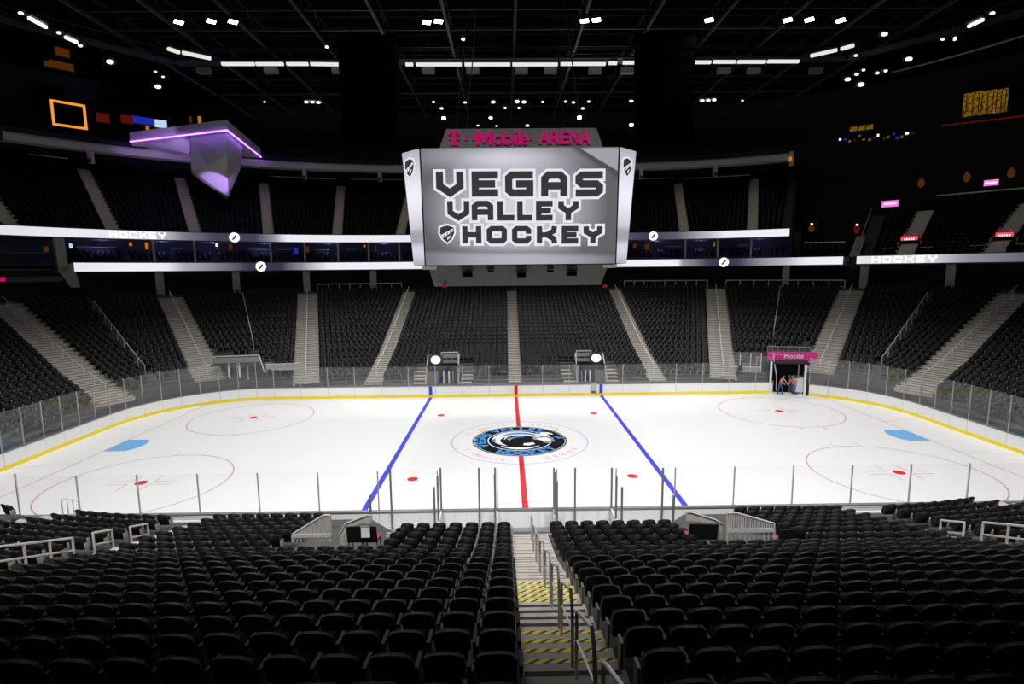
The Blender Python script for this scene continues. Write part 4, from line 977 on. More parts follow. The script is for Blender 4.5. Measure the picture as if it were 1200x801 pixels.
MB().box((0,.15,0), (2*a_+.4,.1,2*b_+.4)).build('back_plate', BLACK, t)
# right wall: amber windows, coloured specks of the bar, hanging lamps, signs
for px, w_, lb in ((1139.5,17,'left wide amber window high on the right wall'),(1157,15,'middle amber window high on the right wall'),(1173,12,'right narrow amber window high on the right wall')):
    t = wall_item('amber_window', px, 122-(px-1139)*.12, w_, 26, 58, AMBER, lb, 'window')
    for k_ in (-.28, 0.02, .3): MB().box((k_*w_*.12,-.06,0), (.08,.05,26*.1*.95)).build('mullion', mat('mullion_brown', (.05,.025,.01), .7), t)
rng = random.Random(3)
for i in range(16):
    px = 985+i*5.6; c_ = [REDG, ORANGED, LAMPSM, REDG, AMBER, BLUEG][rng.randrange(6)] if i else LAMPSM
    if px > 1160: break
    wall_item('bar_lamp', px+rng.uniform(-1,1), 163-.055*(px-985)+rng.uniform(-3,3), rng.uniform(1.5,3.2), rng.uniform(1.2,2.6), 57, c_, 'tiny coloured lamp of the bar along the right wall, %s from the left' % ORD[i], 'lamp', 'tiny lamps of the bar on the right wall')
for i in range(3): wall_item('bar_sign', 1000+9.5*i, 151-i*1.2, 7, 5, 57.4, AMBER, 'small yellow lit sign of the bar, %s from the left' % ORD[i], 'sign')
for i in range(9): wall_item('bar_lamp', 1108+11*i, 146.5-1.3*i, 7, 1.4, 57.2, REDG, 'dim red strip lamp under the amber windows, %s from the left' % ORD[i], 'lamp', 'red strip lamps under the amber windows')
for px, py, mt, lb in ((1079.5,214,ORANGED,'left hanging orange lamp above the right end tier'),(1133,207,ORANGED,'middle hanging orange lamp above the right end tier'),(1185,202,ORANGED,'right hanging orange lamp above the right end tier'),(951,267,ORANGED,'left orange lantern in the dark lounge right of the upper tier'),(1004,268,REDG,'right dim red lantern in the dark lounge right of the upper tier')):
    q, l = at_ring(px, py, 52); x, y, nx, ny = bowl(l, 52); t = thing('hanging_lamp', lb, 'lamp', (x,y,q.z), 0)
    b = bmesh.new(); bmesh.ops.create_uvsphere(b, u_segments=10, v_segments=8, radius=.36); 
    for v in b.verts: v.co.z *= 1.7 if v.co.z < 0 else 1.2
    me = bpy.data.meshes.new('shade'); b.to_mesh(me); b.free(); me.materials.append(mt); link('shade', me, t)
    MB().bar((0,0,.35), (0,0,1.2), .03).build('cord', DGREY, t); MB().disc((0,0), .2, .52, 10).bar((0,0,.42),(0,0,.62),.14,8).build('bulb', LAMPSM if px < 1010 else mat('lamp_cap', (.3,.3,.3), .5), t)
for px, py, w_, h_, mt, lb in ((1043,238.5,16,7,PINKSIGN,'small pink lit sign above the right end tier, left one'),(1161.5,214,13,6.5,PINKSIGN,'small white and pink lit sign above the right end tier, right one')): 
    t = wall_item('lit_sign', px, py, w_, h_, 52, mt, lb, 'sign'); MB().box((0,-.06,0), (w_*.08,.03,.18)).build('lettering', WHITESIGN, t)
for px, py, lb in ((1065.5,280,'left'),(1177,275.5,'right')):
    t = wall_item('lit_sign', px, py, 16, 6.5, 44.8, REDSIGN, 'red lit sign with white letters over the %s doorway of the right end tier' % lb, 'sign')
    for k_ in range(5): MB().box((-.42+.21*k_,-.06,0), (.13,.03,.2)).build('letter', WHITESIGN, t)
    for k_ in (-.45, .45): MB().box((k_,-.02,.52), (.22,.06,.16)).build('small_lamp', emit('magenta_dim', (.6,.02,.25), .5), t)
    q, l = at_ring(px, py, 44.8); x, y, nx, ny = bowl(l, 44.6)
    t = thing('tier_doorway', 'dark doorway with pale guard rails under the %s red sign' % lb, 'doorway', (x,y,LGZ), math.atan2(ny,nx)-PI/2)
    MB().box((0,.8,.9), (1.9,1.6,1.8)).build('opening_shade', BLACK, t)  # solid black block, the doorway's shade put into its colour
    for k_ in (-1, 1): MB().box((k_*1.05,.5,.75), (.12,2.4,1.9)).build('side_wall', COLM, t)
    for k_ in (-1, 1):
        rb = MB()
        for u in np.linspace(1.2, 2.4, 6): rb.bar((k_*u,-1.6,0),(k_*u,-1.6,.95),.02,4)
        rb.bar((k_*1.2,-1.6,.95),(k_*2.4,-1.6,.95),.03,4); rb.build('guard_rail', RAILW, t)
# thin rails and edges at the right end tier and lounge
def ring_rail(px0, py0, px1, py1, r, mt, label, rad_=.05):
    q0, l0 = at_ring(px0, py0, r); q1, l1 = at_ring(px1, py1, r); t = thing('tier_rail', label, 'railing')
    P_ = [Vector((*bowl(l0+(l1-l0)*u, r)[:2], q0.z+(q1.z-q0.z)*u)) for u in np.linspace(0,1,8)]
    MB().path(P_, rad_, 5).build('top_bar', mt, t); pb = MB()
    for p in P_: MB().bar(p, p-Vector((0,0,.9)), .03, 4).build('post', DGREY, t)
ring_rail(1098, 229, 1200, 220, 51.5, RAILW, 'thin pale rail along the back of the right end tier', .09)
ring_rail(943, 284, 990, 283, 42.2, RAILW, 'thin rail in front of the dark lounge', .045)
ring_rail(1045, 85, 1225, 34, 45, mat('rail_pinkish', (.45,.36,.34), .5), 'long thin rail slanting up the dark right wall', .10)
dv_ = MB(); P_ = [Vector((*bowl_a(39.5, LGR+LGT*k)[:2], LGZ+LGRISE*k+1.0)) for k in range(LGN)]
t = thing('tier_rail', 'sloping rail along the left edge of the right end tier', 'railing'); dv_.path(P_, .06, 5).build('top_bar', RAILW, t); pb = MB()
for p in P_[::2]: MB().bar(p, p-Vector((0,0,1.0)), .03, 4).build('post', DGREY, t)
q, l = at_ring(1002, 292, 41.3); x, y, nx, ny = bowl(l, 41.3)
t = thing('pier', 'pale sloping pier between the two right ribbon displays', 'pier', (x,y,0), math.atan2(ny,nx)-PI/2)
MB().hexa([(-.55,-.1,12.6),(.45,-.1,12.6),(.45,.5,12.6),(-.55,.5,12.6),(-.2,2.2,15.0),(.7,2.2,15.0),(.7,2.8,15.0),(-.2,2.8,15.0)]).build('slope', COLM, t)
MB().box((0,.2,11.9), (.7,.5,1.4)).build('foot', DARK, t)
# =================================================================== roof grid, catwalk with light bars, speakers, small lamps
for i in range(-6, 7):
    x = i*5.45+.15; t = thing('roof_beam', 'long thin steel roof beam running towards the camera, %s from the left' % ORD[i+6], 'beam', (x,0,GRID_Z), 0, 'roof beams along the hall')
    MB().box((0,6,0), (.22,64,.24)).build('lower_chord', TRUSS, t); MB().box((0,6,1.6), (.18,64,.2)).build('upper_chord', TRUSSD, t)
    wb = MB()
    for j in range(-6, 10): wb.bar((0,j*4-2,.1),(0,j*4,1.55),.05,4).bar((0,j*4,1.55),(0,j*4+2,.1),.05,4)
    wb.build('web', TRUSSD, t)
for j, y in enumerate((-4,1,5,9,12.5,16,19.5,24,29,34)):
    t = thing('roof_beam', 'steel cross beam of the roof, %s from the camera' % ORD[j], 'beam', (0,y,GRID_Z+.28), 0, 'roof beams across the hall')
    MB().box((0,0,0), (68,.16,.2)).build('chord', TRUSS if j % 2 == 0 else TRUSSD, t); MB().box((0,0,1.0), (68,.12,.14)).build('upper_chord', TRUSSD, t)
CW_Z = 29.6; CW_Y = at_z(600, 76, CW_Z).y
CWK = thing('catwalk', 'suspended catwalk crossing the far half of the roof', 'catwalk')
cw_path = [(-46,-6),(-37,8),(-30,CW_Y),(30,CW_Y),(37,8),(46,-6)]
dk_, rl = MB(), MB()
for a, b in zip(cw_path[:-1], cw_path[1:]):
    dk_.beam((*a,CW_Z+.35), (*b,CW_Z+.35), 1.4, .12)
    for h_ in (.9, 1.35): rl.bar((*a,CW_Z+h_),(*b,CW_Z+h_),.04,4)
dk_.build('deck', TRUSSD, CWK); rl.build('rails', TRUSS, CWK)
def light_bar(px0, py0, px1, py1, n):
    P0, P1 = at_z(px0, py0, CW_Z), at_z(px1, py1, CW_Z)
    t = thing('light_bar', 'dim white light bar under the catwalk, %s from the left' % ORD[n], 'light bar', P0, 0, 'light bars under the catwalk')
    d = P1-P0; MB().beam((0,0,0), d, .28, .22).build('tube', LAMPWARM, t); MB().beam((0,0,.2), d+Vector((0,0,.2)), .34, .14).build('housing', DGREY, t)
LB = [(197,57,210,61.5),(213.5,61.5,247,68.5),(260,75,298,75),(300,75,332,75),(336,75,361,75),(364,75,398,75.5),(475.5,75.5,484,75.5),(487.5,75.5,541,75.5),(544.5,75.5,598,75.5),(600.5,75.5,653.5,75.5),(657,75,709.5,75),(713.5,74,723,74),(730,73.5,746,73.5),(810,73,833,73),(836,72.5,862,72.5),(864.5,72.5,897,72.5),(899.5,72,936,72),(950,65.5,981,58.5),(985.5,57.5,1001,53)]
for n, a in enumerate(LB): light_bar(*a, n)
for i, px in enumerate((239,318,397,502,554,611,645,697,735,805,848,883,956)):
    p = at_z(px, 83, CW_Z-.3); t = thing('catwalk_box', 'small grey box hanging under the catwalk lights, %s from the left' % ORD[i], 'box', p, 0, 'boxes under the catwalk')
    MB().box((0,0,0), (1.15,.5,.45)).build('body', mat('box_grey', (.13,.13,.12), .6), t); MB().bar((0,0,.2),(0,0,37.08-p.z),.025,4).build('hanger', BLACK, t)
# black speaker clusters left and right of the scoreboard
for px, lb in ((433,'left'),(778,'right')):
    c = at_y(px, 75, 8); t = thing('speaker_cluster', 'black hanging speaker cluster at the %s of the scoreboard under the roof' % lb, 'speakers', (c.x, 8, 0))
    for col_ in (-1, 0, 1):
        for k in range(9): MB().hexa([(col_*1.45-.68,-.5-.10*abs(k-4),28.4-.8*k-.74),(col_*1.45+.68,-.5-.10*abs(k-4),28.4-.8*k-.74),(col_*1.45+.68,.6,28.4-.8*k-.74),(col_*1.45-.68,.6,28.4-.8*k-.74),(col_*1.45-.68,-.55-.10*abs(k-4),28.4-.8*k),(col_*1.45+.68,-.55-.10*abs(k-4),28.4-.8*k),(col_*1.45+.68,.6,28.4-.8*k),(col_*1.45-.68,.6,28.4-.8*k)]).build('cabinet', SPKBLK, t)
    MB().box((0,0,28.7), (4.4,1.0,.3)).build('frame', SPKBLK, t)
    for k in (-1, 1): MB().bar((k*1.4,0,28.8),(k*1.4,0,GRID_Z),.04).build('hoist_cable', BLACK, t)
# slanted ladder trusses below the clusters
for px, s, lb in ((452,1,'left'),(765,-1,'right')):
    c = at_y(px, 137, 20); t = thing('ladder_truss', 'small slanted ladder truss hanging %s of the scoreboard sign' % lb, 'truss', c)
    for k in range(3): MB().bar((s*(k-1)*.55-s*.6,0,1.1),(s*(k-1)*.55+s*.6,0,-.9),.05,4).build('bar', TRUSS, t)
    rg = MB()
    for k in range(5): rg.bar((-s*.55-s*.5+s*.25*k,0,.9-.42*k),(s*.55-s*.5+s*.25*k,0,.9-.42*k),.03,4)
    rg.build('rungs', TRUSS, t); MB().bar((0,0,.9),(0,0,37.08-c.z),.02,4).build('cable', BLACK, t)
# small lamps
SL = [(439,148,.6),(517.5,127,.9),(508,119.5,.5),(592,126.5,.7),(608,126.5,.7),(683,127,.9),(575,138,1.1),(545,120,.5),(578,119.5,.9),(606,119,1.0),(614,119.5,.9),(636,119.5,.5),(663,119,.5),(672,120,.6),(690,119,.5),(740,118.5,.7),(752,118.5,.4),(359,119.5,.8),(366,119.5,.8),(373,120,.8),(310,119.5,.3),(823,118,.8),(830,117.5,.8),(837,117,.8),(560,147,.5),(582,147.5,.5),(618,147,.9),(129,72.5,1.3),(185,101.5,1.2),(191,90,.35),(182,84,.3),(24.5,15.5,.6),(69,38.5,.6),(94,53.5,.6),(1065,69.3,1.3),(1036.5,40,1.0),(1009,99,1.3),(993.5,93,1.2),(1004,87,.7),(1012,82,.5),(1028,85.5,.7),(1038,83,.6),(1163,15.5,.6),(1105,46,.5),(1003,65,.5),(383,55,.5),(543,46,.6),(870,118,.3)]
slb = lambda py: ['topmost','upper','middle','long thin','lower','lowest'][sum(py > q for q in (30,62,112,122,134))]
slrank = {}
for i, a in enumerate(SL): slrank[i] = (slb(a[1]), sum(1 for b in SL if slb(b[1]) == slb(a[1]) and b[0] < a[0]))
for i, (px, py, s) in enumerate(SL):
    z = 28.6 if py < 95 else 27.5; p = at_z(px, py, z) if py < 125 else at_y(px, py, 33)
    where = 'left' if px < 400 else ('right' if px > 800 else 'middle')
    t = thing('spot_lamp', 'small bright roof lamp, %s from the left in the %s row of lamps' % (ORD[slrank[i][1]], slrank[i][0]), 'spot lamp', p, 0, 'small spot lamps under the roof')
    sz = .10+.26*s; b = bmesh.new(); bmesh.ops.create_uvsphere(b, u_segments=8, v_segments=6, radius=sz*.5)
    for v in b.verts: v.co.x *= 1.35; v.co.z *= .75
    me = bpy.data.meshes.new('lens'); b.to_mesh(me); b.free(); me.materials.append(LAMPSM); link('lens', me, t)
    MB().box((0,.25,.12), (sz*1.2,.3,sz*.9)).build('housing', DGREY, t); MB().bar((0,.25,.1),(0,.25,37.08-p.z),.018,4).build('hanger', BLACK, t)
# two strips of bright lamps at the upper corners
for a, b, lb in (((34,21),(54,32),'long bright lamp bar in the top left corner'),((76.5,43.5),(90,49.5),'short bright lamp in the top left corner below the long bar'),((1119,46),(1121.5,36),'bright upright lamp near the top right corner'),((1135,31),(1152,23),'long thin lamp bar in the top right corner')):
    p0, p1 = at_z(*a, 28.6), at_z(*b, 28.6) if lb[:6] != 'bright' else at_z(*b, 28.6)
    if lb.startswith('bright'): p1 = p0+Vector((.1,.1,.62))
    t = thing('lamp_bar', lb, 'lamp', p0); MB().beam((0,0,0), p1-p0, .2, .18).build('lens', LAMPSM, t); MB().beam((0,0,.25), p1-p0+Vector((0,0,.25)), .4, .16).build('housing', DGREY, t); MB().bar((0,0,.3),(0,0,37.08-p0.z),.02,4).build('hanger', BLACK, t)
# =================================================================== far side player tunnels
def player_tunnel(xa, xb, mirror, label, side_word):
    """tunnel mouth between xa and xb behind the far boards; the round screen sits on the outer half"""
    t = thing('player_tunnel', label, 'tunnel', ((xa+xb)/2, 14.2, 0)); h = (xb-xa)/2; o = -1 if not mirror else 1
    for s in (-1, 1): MB().box((s*(h+.06), 1.4, 1.35), (.14,3.2,2.5)).build('side_wall', COLM, t)
    MB().box((0,.34,1.55), (2*h,.1,1.9)).build('shade_panel', BLACK, t)  # black sheet near the mouth, standing in for the tunnel's shade
    MB().box((0,1.45,2.52), (2*h+.3,3.0,.16)).build('roof_slab', BLACK, t)
    MB().box((0,.55,2.25), (2*h,.10,.42)).build('lintel', BLACK, t)
    # pale guard panel on the inner half of the roof, rails round it
    gx = -o*h*.42
    for z in (2.85, 3.35): MB().box((gx, 1.6, z), (h*1.1,.05,.34)).build('guard_panel', mat('guard_panel_grey', (.27,.26,.245), .7), t)
    for x0 in (gx-h*.57, gx+h*.57): MB().box((x0, 1.55, 3.1), (.07,.07,1.2)).build('guard_post', RAILW, t)
    MB().box((gx, 1.55, 3.72), (h*1.2,.07,.07)).build('guard_rail', RAILW, t)
    for s in (-1, 1): MB().path([(s*(h+.1),1.6,3.5),(s*(h+.1),.9,2.9),(s*(h+.16),-.2,1.5),(s*(h+.16),-.2,1.0)], .05, 6).build('sloping_rail', RAILW, t)
    # mouth posts and door leaves
    for x0, m_ in ((-o*h*.1, STANW),(-o*h*.45, STANW),(-o*h*.72, STAN)): MB().box((x0,.1,1.45), (.13 if m_ is STANW else .06,.08,1.35)).build('post', m_, t)
    MB().box((o*h*.62,.1,1.5), (h*.7,.06,1.25)).build('door_leaf', mat('door_leaf_grey', (.13,.13,.13), .6), t)
    # round white screen
    ts = thing('round_screen', 'glowing round white screen mounted above the %s player tunnel' % side_word, 'screen', ((xa+xb)/2+o*h*.55, 15.62, 3.02))
    b = MB(); n = 20
    b.extrude([(.47*math.cos(2*PI*i/n), 0, .40*math.sin(2*PI*i/n)) for i in range(n)], (0,.05,0)).build('face', emit('screen_lilac', (.86,.84,1), 1.3), ts)
    MB().box((0,.09,0), (1.35,.06,.95)).build('dark_backing', mat('screen_backing', (.05,.05,.08), .5), ts)
    # pale flanking stairs
    for s in (-1, 1):
        tt = thing('flanking_stairs', 'pale stairs on the %s of the %s player tunnel' % ('left' if s < 0 else 'right', side_word), 'stairs', ((xa+xb)/2+s*(h+.75), 14.1, 1.0))
        for k in range(8): MB().box((s*.05*k, .21+.42*k, .10*k+.10-.25), (1.15,.43,.5)).build('step', STEP, tt)
player_tunnel(-8.2, -5.45, False, 'dark player tunnel behind the far boards left of centre', 'left')
player_tunnel(5.85, 8.3, True, 'dark player tunnel behind the far boards right of centre', 'right')
# door of the right player tunnel, standing open through the boards
t = thing('bench_door', 'small pale door standing in the far boards beside the right blue line', 'door', (7.05,12.9,0)); MB().box((0,-.03,.72),(.42,.06,.95)).build('leaf', STAN, t); MB().box((0,-.07,.35),(.4,.04,.16)).build('dark_latch', DGREY, t)
# =================================================================== open ice gate with pink sign in the far right corner
GM = Vector((24.55, 12.45, 0)); GR = rad(-13)
GT = thing('ice_gate', 'open ice gate with white posts and dark tunnel under the pink sign', 'gate', GM, GR)
for x0, h_ in ((-1.40, 3.0), (1.48, 2.7)): MB().box((x0,-.02,h_/2), (.16,.14,h_)).build('white_post', STANW, GT)
MB().path([(-1.15,.3,3.2),(-.95,.5,2.4),(-.72,.7,1.5),(-.70,.7,.2)], .05, 6).build('curved_rail', RAILW, GT)
MB().box((.05,.75,1.45), (2.9,.1,2.8)).build('shade_panel', BLACK, GT)  # shade of the gate tunnel, put in as a black sheet
for s in (-1, 1): MB().box((s*1.5,1.9,1.4), (.12,2.3,2.7)).build('side_wall', DARK, GT)
MB().box((.2,1.6,2.82), (3.4,2.8,.14)).build('roof_slab', DARK, GT); MB().box((.05,.35,.02), (2.9,.8,.04)).build('tunnel_floor', WHITE, GT)
MB().box((1.05,.55,1.55), (.10,.12,2.5)).build('inner_post', mat('inner_post_grey', (.2,.2,.19), .6), GT)
SG = thing('gate_sign', 'pink sign with pale letters over the open ice gate', 'sign', GM+Vector((.35,1.55,3.28)), GR-rad(-2))
MB().box((.75,0,0), (4.3,.10,.80)).build('panel', mat('sign_pink', (.72,.035,.30), .5), SG)
for s, x0, z0 in (('T',-1.05,-.20),('·',-.62,-.1),('·',-.35,-.1),('Mobile',0,-.2),('·',1.58,-.1)):
    me = text_mesh(s, .62, .015, .012, mat('sign_letters_pale', (.85,.62,.74), .5)); o = link('letter', me, SG); o.rotation_euler = (PI/2,0,0); o.location = (x0,-.07,z0)
rr = MB().bar((-1.4,.1,.85),(2.3,.1,.85),.03)
for k in range(9): rr.bar((-1.4+.46*k,.1,.4),(-1.4+.46*k,.1,.85),.02,4)
rr.build('top_rail', mat('rail_grey', (.30,.29,.28), .5), SG)
# opened white gate leaves lying against the tunnel mouth
for s, x0, ang, lb in ((-1,-1.25,rad(68),'left'),(1,1.30,rad(-62),'right')):
    q = GM+Matrix.Rotation(GR,3,'Z')@Vector((x0,.12,0)); tt = thing('gate_leaf', '%s white leaf of the open ice gate swung into the tunnel' % lb, 'gate leaf', q, GR+(ang if s < 0 else PI+ang))
    MB().box((.55,0,.54), (1.1,.08,1.0)).build('board', WHITE, tt); MB().box((.55,-.045,.12), (1.1,.02,.2)).build('kick_strip', YELLOW, tt); MB().box((.55,0,1.08), (1.1,.10,.05)).build('cap', CAPM, tt)
q = GM+Matrix.Rotation(GR,3,'Z')@Vector((.98,.30,0)); tt = thing('equipment_cart', 'pale blue and white cart standing behind the person on the right', 'cart', q, GR+.3)
MB().hexa([(-.35,-.3,.25),(.45,-.3,.25),(.45,.3,.25),(-.35,.3,.25),(-.2,-.28,1.35),(.4,-.28,1.5),(.4,.28,1.5),(-.2,.28,1.35)]).build('body', mat('cart_pale', (.62,.68,.72), .5), tt)
for a_ in (-.25,.35):
    for b_ in (-.25,.25): MB().bar((a_,b_-.04,.12),(a_,b_+.04,.12),.12,10).build('wheel', DGREY, tt)
# =================================================================== two people at the gate
def person(name, loc, rz, label, top, legs, skin, lean, arm_pose, step):
    """one skinned body standing at loc: joints in metres, facing local -y"""
    bm_ = bmesh.new(); V = {}; rr_ = {}
    def v(n, co, r): V[n] = bm_.verts.new(co); rr_[n] = r
    def e(a, b): bm_.edges.new((V[a], V[b]))
    L = lean
    v('pelvis',(0,.06,.94),(.145,.115)); v('waist',(0,.02-L*.25,1.10),(.135,.105)); v('chest',(0,-L*.62,1.32),(.165,.115)); v('neckb',(0,-L*.92,1.50),(.065,.06)); v('neck',(0,-L*1.08,1.565),(.052,.055))
    v('headl',(0,-L*1.22-.025,1.625),(.072,.085)); v('headm',(0,-L*1.3-.02,1.70),(.080,.098)); v('headt',(0,-L*1.35,1.775),(.062,.075))
    for a, b in (('pelvis','waist'),('waist','chest'),('chest','neckb'),('neckb','neck'),('neck','headl'),('headl','headm'),('headm','headt')): e(a, b)
    for s, S in ((-1,'l'),(1,'r')):
        f = step*s
        v('hip'+S,(s*.10,.05,.88),(.095,.095)); v('knee'+S,(s*.12,-f*.7-.05,.49),(.062,.066)); v('ank'+S,(s*.12,-f+.05,.09),(.042,.048)); v('toe'+S,(s*.14,-f-.12,.035),(.042,.032))
        e('pelvis','hip'+S); e('hip'+S,'knee'+S); e('knee'+S,'ank'+S); e('ank'+S,'toe'+S)
        sh = Vector((s*.19,-L*.85,1.43)); v('sh'+S, sh, (.062,.062)); e('chest','sh'+S)
        el = Vector(arm_pose[S][0]); wr = Vector(arm_pose[S][1]); v('el'+S, el, (.044,.044)); v('wr'+S, wr, (.030,.034)); e('sh'+S,'el'+S); e('el'+S,'wr'+S)
        d = (wr-el).normalized(); pal = wr+d*.08; v('palm'+S, pal, (.034,.020)); e('wr'+S,'palm'+S)
        sd = d.cross(Vector((0,0,1))); sd = sd.normalized() if sd.length > .1 else Vector((1,0,0)); cu = sd.cross(d).normalized()
        for k, ln in enumerate((.072,.082,.076,.058)):
            a = pal+sd*(.026-.0175*k)+d*.028; b = a+d*ln*.6-cu*.012; c = b+d*ln*.35-cu*.028
            v('f%d%s'%(k,S), a, (.0095,.0095)); v('g%d%s'%(k,S), b, (.009,.009)); v('h%d%s'%(k,S), c, (.0075,.0075)); e('palm'+S,'f%d%s'%(k,S)); e('f%d%s'%(k,S),'g%d%s'%(k,S)); e('g%d%s'%(k,S),'h%d%s'%(k,S))
        a = wr+d*.045+sd*.034; b = a+d*.035+sd*.022; v('t'+S, a, (.011,.011)); v('u'+S, b, (.009,.009)); e('wr'+S,'t'+S); e('t'+S,'u'+S)
    bm_.verts.index_update(); me = bpy.data.meshes.new('body'); names = [n for n in V]; idx_ = {n: V[n].index for n in names}
    bm_.to_mesh(me); bm_.free(); ob = bpy.data.objects.new('body', me); COL.objects.link(ob)
    md = ob.modifiers.new('Skin','SKIN'); md.use_smooth_shade = True; sd_ = ob.modifiers.new('Sub','SUBSURF'); sd_.levels = 1; sd_.render_levels = 1
    lay = me.skin_vertices[0] if me.skin_vertices else None
    if lay is None:
        bpy.context.view_layer.objects.active = ob; bpy.ops.mesh.customdata_skin_add(); lay = me.skin_vertices[0]
    for n in names: lay.data[idx_[n]].radius = rr_[n]; lay.data[idx_[n]].use_root = (n == 'pelvis')
    dg = bpy.context.evaluated_depsgraph_get(); dg.update(); fin = bpy.data.meshes.new_from_object(ob.evaluated_get(dg)); bpy.data.objects.remove(ob)
    for m_ in (skin, top, legs, mat('shoe_dark', (.03,.03,.03), .6), mat('hair_brown', (.06,.035,.02), .7)): fin.materials.append(m_)
    hx = -L*1.3-.02
    for p in fin.polygons:
        c = p.center; p.use_smooth = True
        if c.z < .10: k = 3
        elif c.z < .99: k = 2 if abs(c.x) < .3 and c.z < .99 else 0
        elif c.z < 1.515 and abs(c.x) < .30: k = 1
        elif c.z > 1.735 or (c.z > 1.66 and c.y > hx+.035): k = 4
        else: k = 0
        if k in (2,) and abs(c.x) > .24 and c.z > .7: k = 0
        p.material_index = k
    t = thing(name, label, 'person', loc, rz); link('body', fin, t)
    hd = Vector((0, hx, 1.70)); fy = hx-.098
    fc = MB(); fc.hexa([(-.014,fy+.01,1.665),(.014,fy+.01,1.665),(.014,fy+.03,1.665),(-.014,fy+.03,1.665),(-.007,fy-.002,1.672),(.007,fy-.002,1.672),(.006,fy+.02,1.715),(-.006,fy+.02,1.715)]); fc.build('nose', skin, t)
    for s in (-1, 1): MB().box((s*.03, fy+.012, 1.715), (.022,.02,.012)).build('eye', DARK, t); MB().box((s*.083, hx+.005, 1.70), (.018,.04,.055)).build('ear', skin, t)
    MB().box((0, fy+.022, 1.638), (.045,.02,.010)).build('mouth', mat('lips', (.35,.12,.10), .6), t)
    # hi-vis vest closed round the chest
    vs = MB(); n = 14
    for j, (z0, yc, rx, ry) in enumerate(((1.05,.02-L*.2,.165,.135),(1.20,-L*.42,.178,.14),(1.34,-L*.64,.195,.145),(1.44,-L*.82,.18,.125))):
        for i in range(n): a = 2*PI*i/n; vs.v.append((rx*math.cos(a), yc+ry*math.sin(a), z0))
    for j in range(3):
        for i in range(n): vs.f.append((j*n+i, j*n+(i+1)%n, (j+1)*n+(i+1)%n, (j+1)*n+i))
    vs.build('vest', mat('vest_red_orange', (.85,.10,.03), .6), t)
    return t
JEAN = mat('jeans_blue', (.05,.10,.30), .8); GREYT = mat('shirt_grey', (.36,.35,.35), .8); SKIN = mat('skin', (.55,.33,.24), .6)
RG = Matrix.Rotation(GR,3,'Z')
person('person', GM+RG@Vector((-.55,-.1,0)), GR+rad(35), 'person in red-orange vest and blue jeans leaning forward, left at the gate', GREYT, JEAN, SKIN, .22, {'l':[(-.30,-.30,1.22),(-.22,-.52,1.10)], 'r':[(.30,-.30,1.20),(.20,-.50,1.06)]}, .14)
person('person', GM+RG@Vector((.55,-.05,0)), GR+rad(-40), 'person in red vest and blue jeans beside the pale cart, right at the gate', GREYT, JEAN, SKIN, .16, {'l':[(-.29,-.18,1.16),(-.22,-.40,1.02)], 'r':[(.29,-.14,1.15),(.26,-.36,.98)]}, .10)
# =================================================================== left corner tunnel
LT = thing('corner_tunnel', 'grey corner tunnel with two white posts behind the far left boards', 'tunnel', (-25.5,13.6,0), rad(10))
MB().box((0,2.4,1.5), (4.0,.1,3.0)).build('shade_panel', mat('tunnel_grey', (.07,.07,.07), .8), LT)  # dark grey sheet in place of the tunnel's shaded depth
MB().box((0,1.1,3.12), (4.1,2.8,.14)).build('roof_slab', DARK, LT)
for x0 in (-.62,.28): MB().box((x0,-.1,2.05), (.13,.1,2.4)).build('white_post', STANW, LT)
for x0 in (-1.35,.95): MB().box((x0,0,2.0), (.06,.08,2.3)).build('thin_post', STAN, LT)
MB().box((0,.1,3.52), (4.0,.05,.5)).build('guard_panel', mat('guard_panel_grey', (.27,.26,.245), .7), LT)
MB().bar((-2.0,.05,3.92),(2.0,.05,3.92),.045).build('guard_rail', RAILW, LT)
MB().path([(2.0,.05,3.92),(2.35,-.1,2.5),(2.5,-.1,2.3)], .06).build('sloping_rail', RAILW, LT)
MB().box((3.9,.6,2.62), (3.0,.06,.55)).build('low_panel', mat('guard_panel_pale', (.33,.34,.34), .6), LT); MB().bar((2.4,.55,2.95),(5.4,.55,2.95),.05).build('low_rail', RAILW, LT)
# pale booth front left of the ice gate
BF = thing('booth_front', 'pale glazed booth front between the twin stairs and the ice gate', 'booth', (21.6,14.35,0), rad(-10))
MB().box((.0,.3,1.75), (2.8,.06,.75)).build('panel', mat('guard_panel_pale', (.33,.34,.34), .6), BF); MB().box((0,.3,3.0), (2.8,.03,1.2)).build('window_pane', GLASS, BF)
for k in range(4): MB().box((-1.4+.93*k,.28,2.3), (.07,.07,2.4)).build('post', RAILW, BF)
MB().box((0,.28,2.18), (2.9,.1,.1)).build('ledge', RAILW, BF)
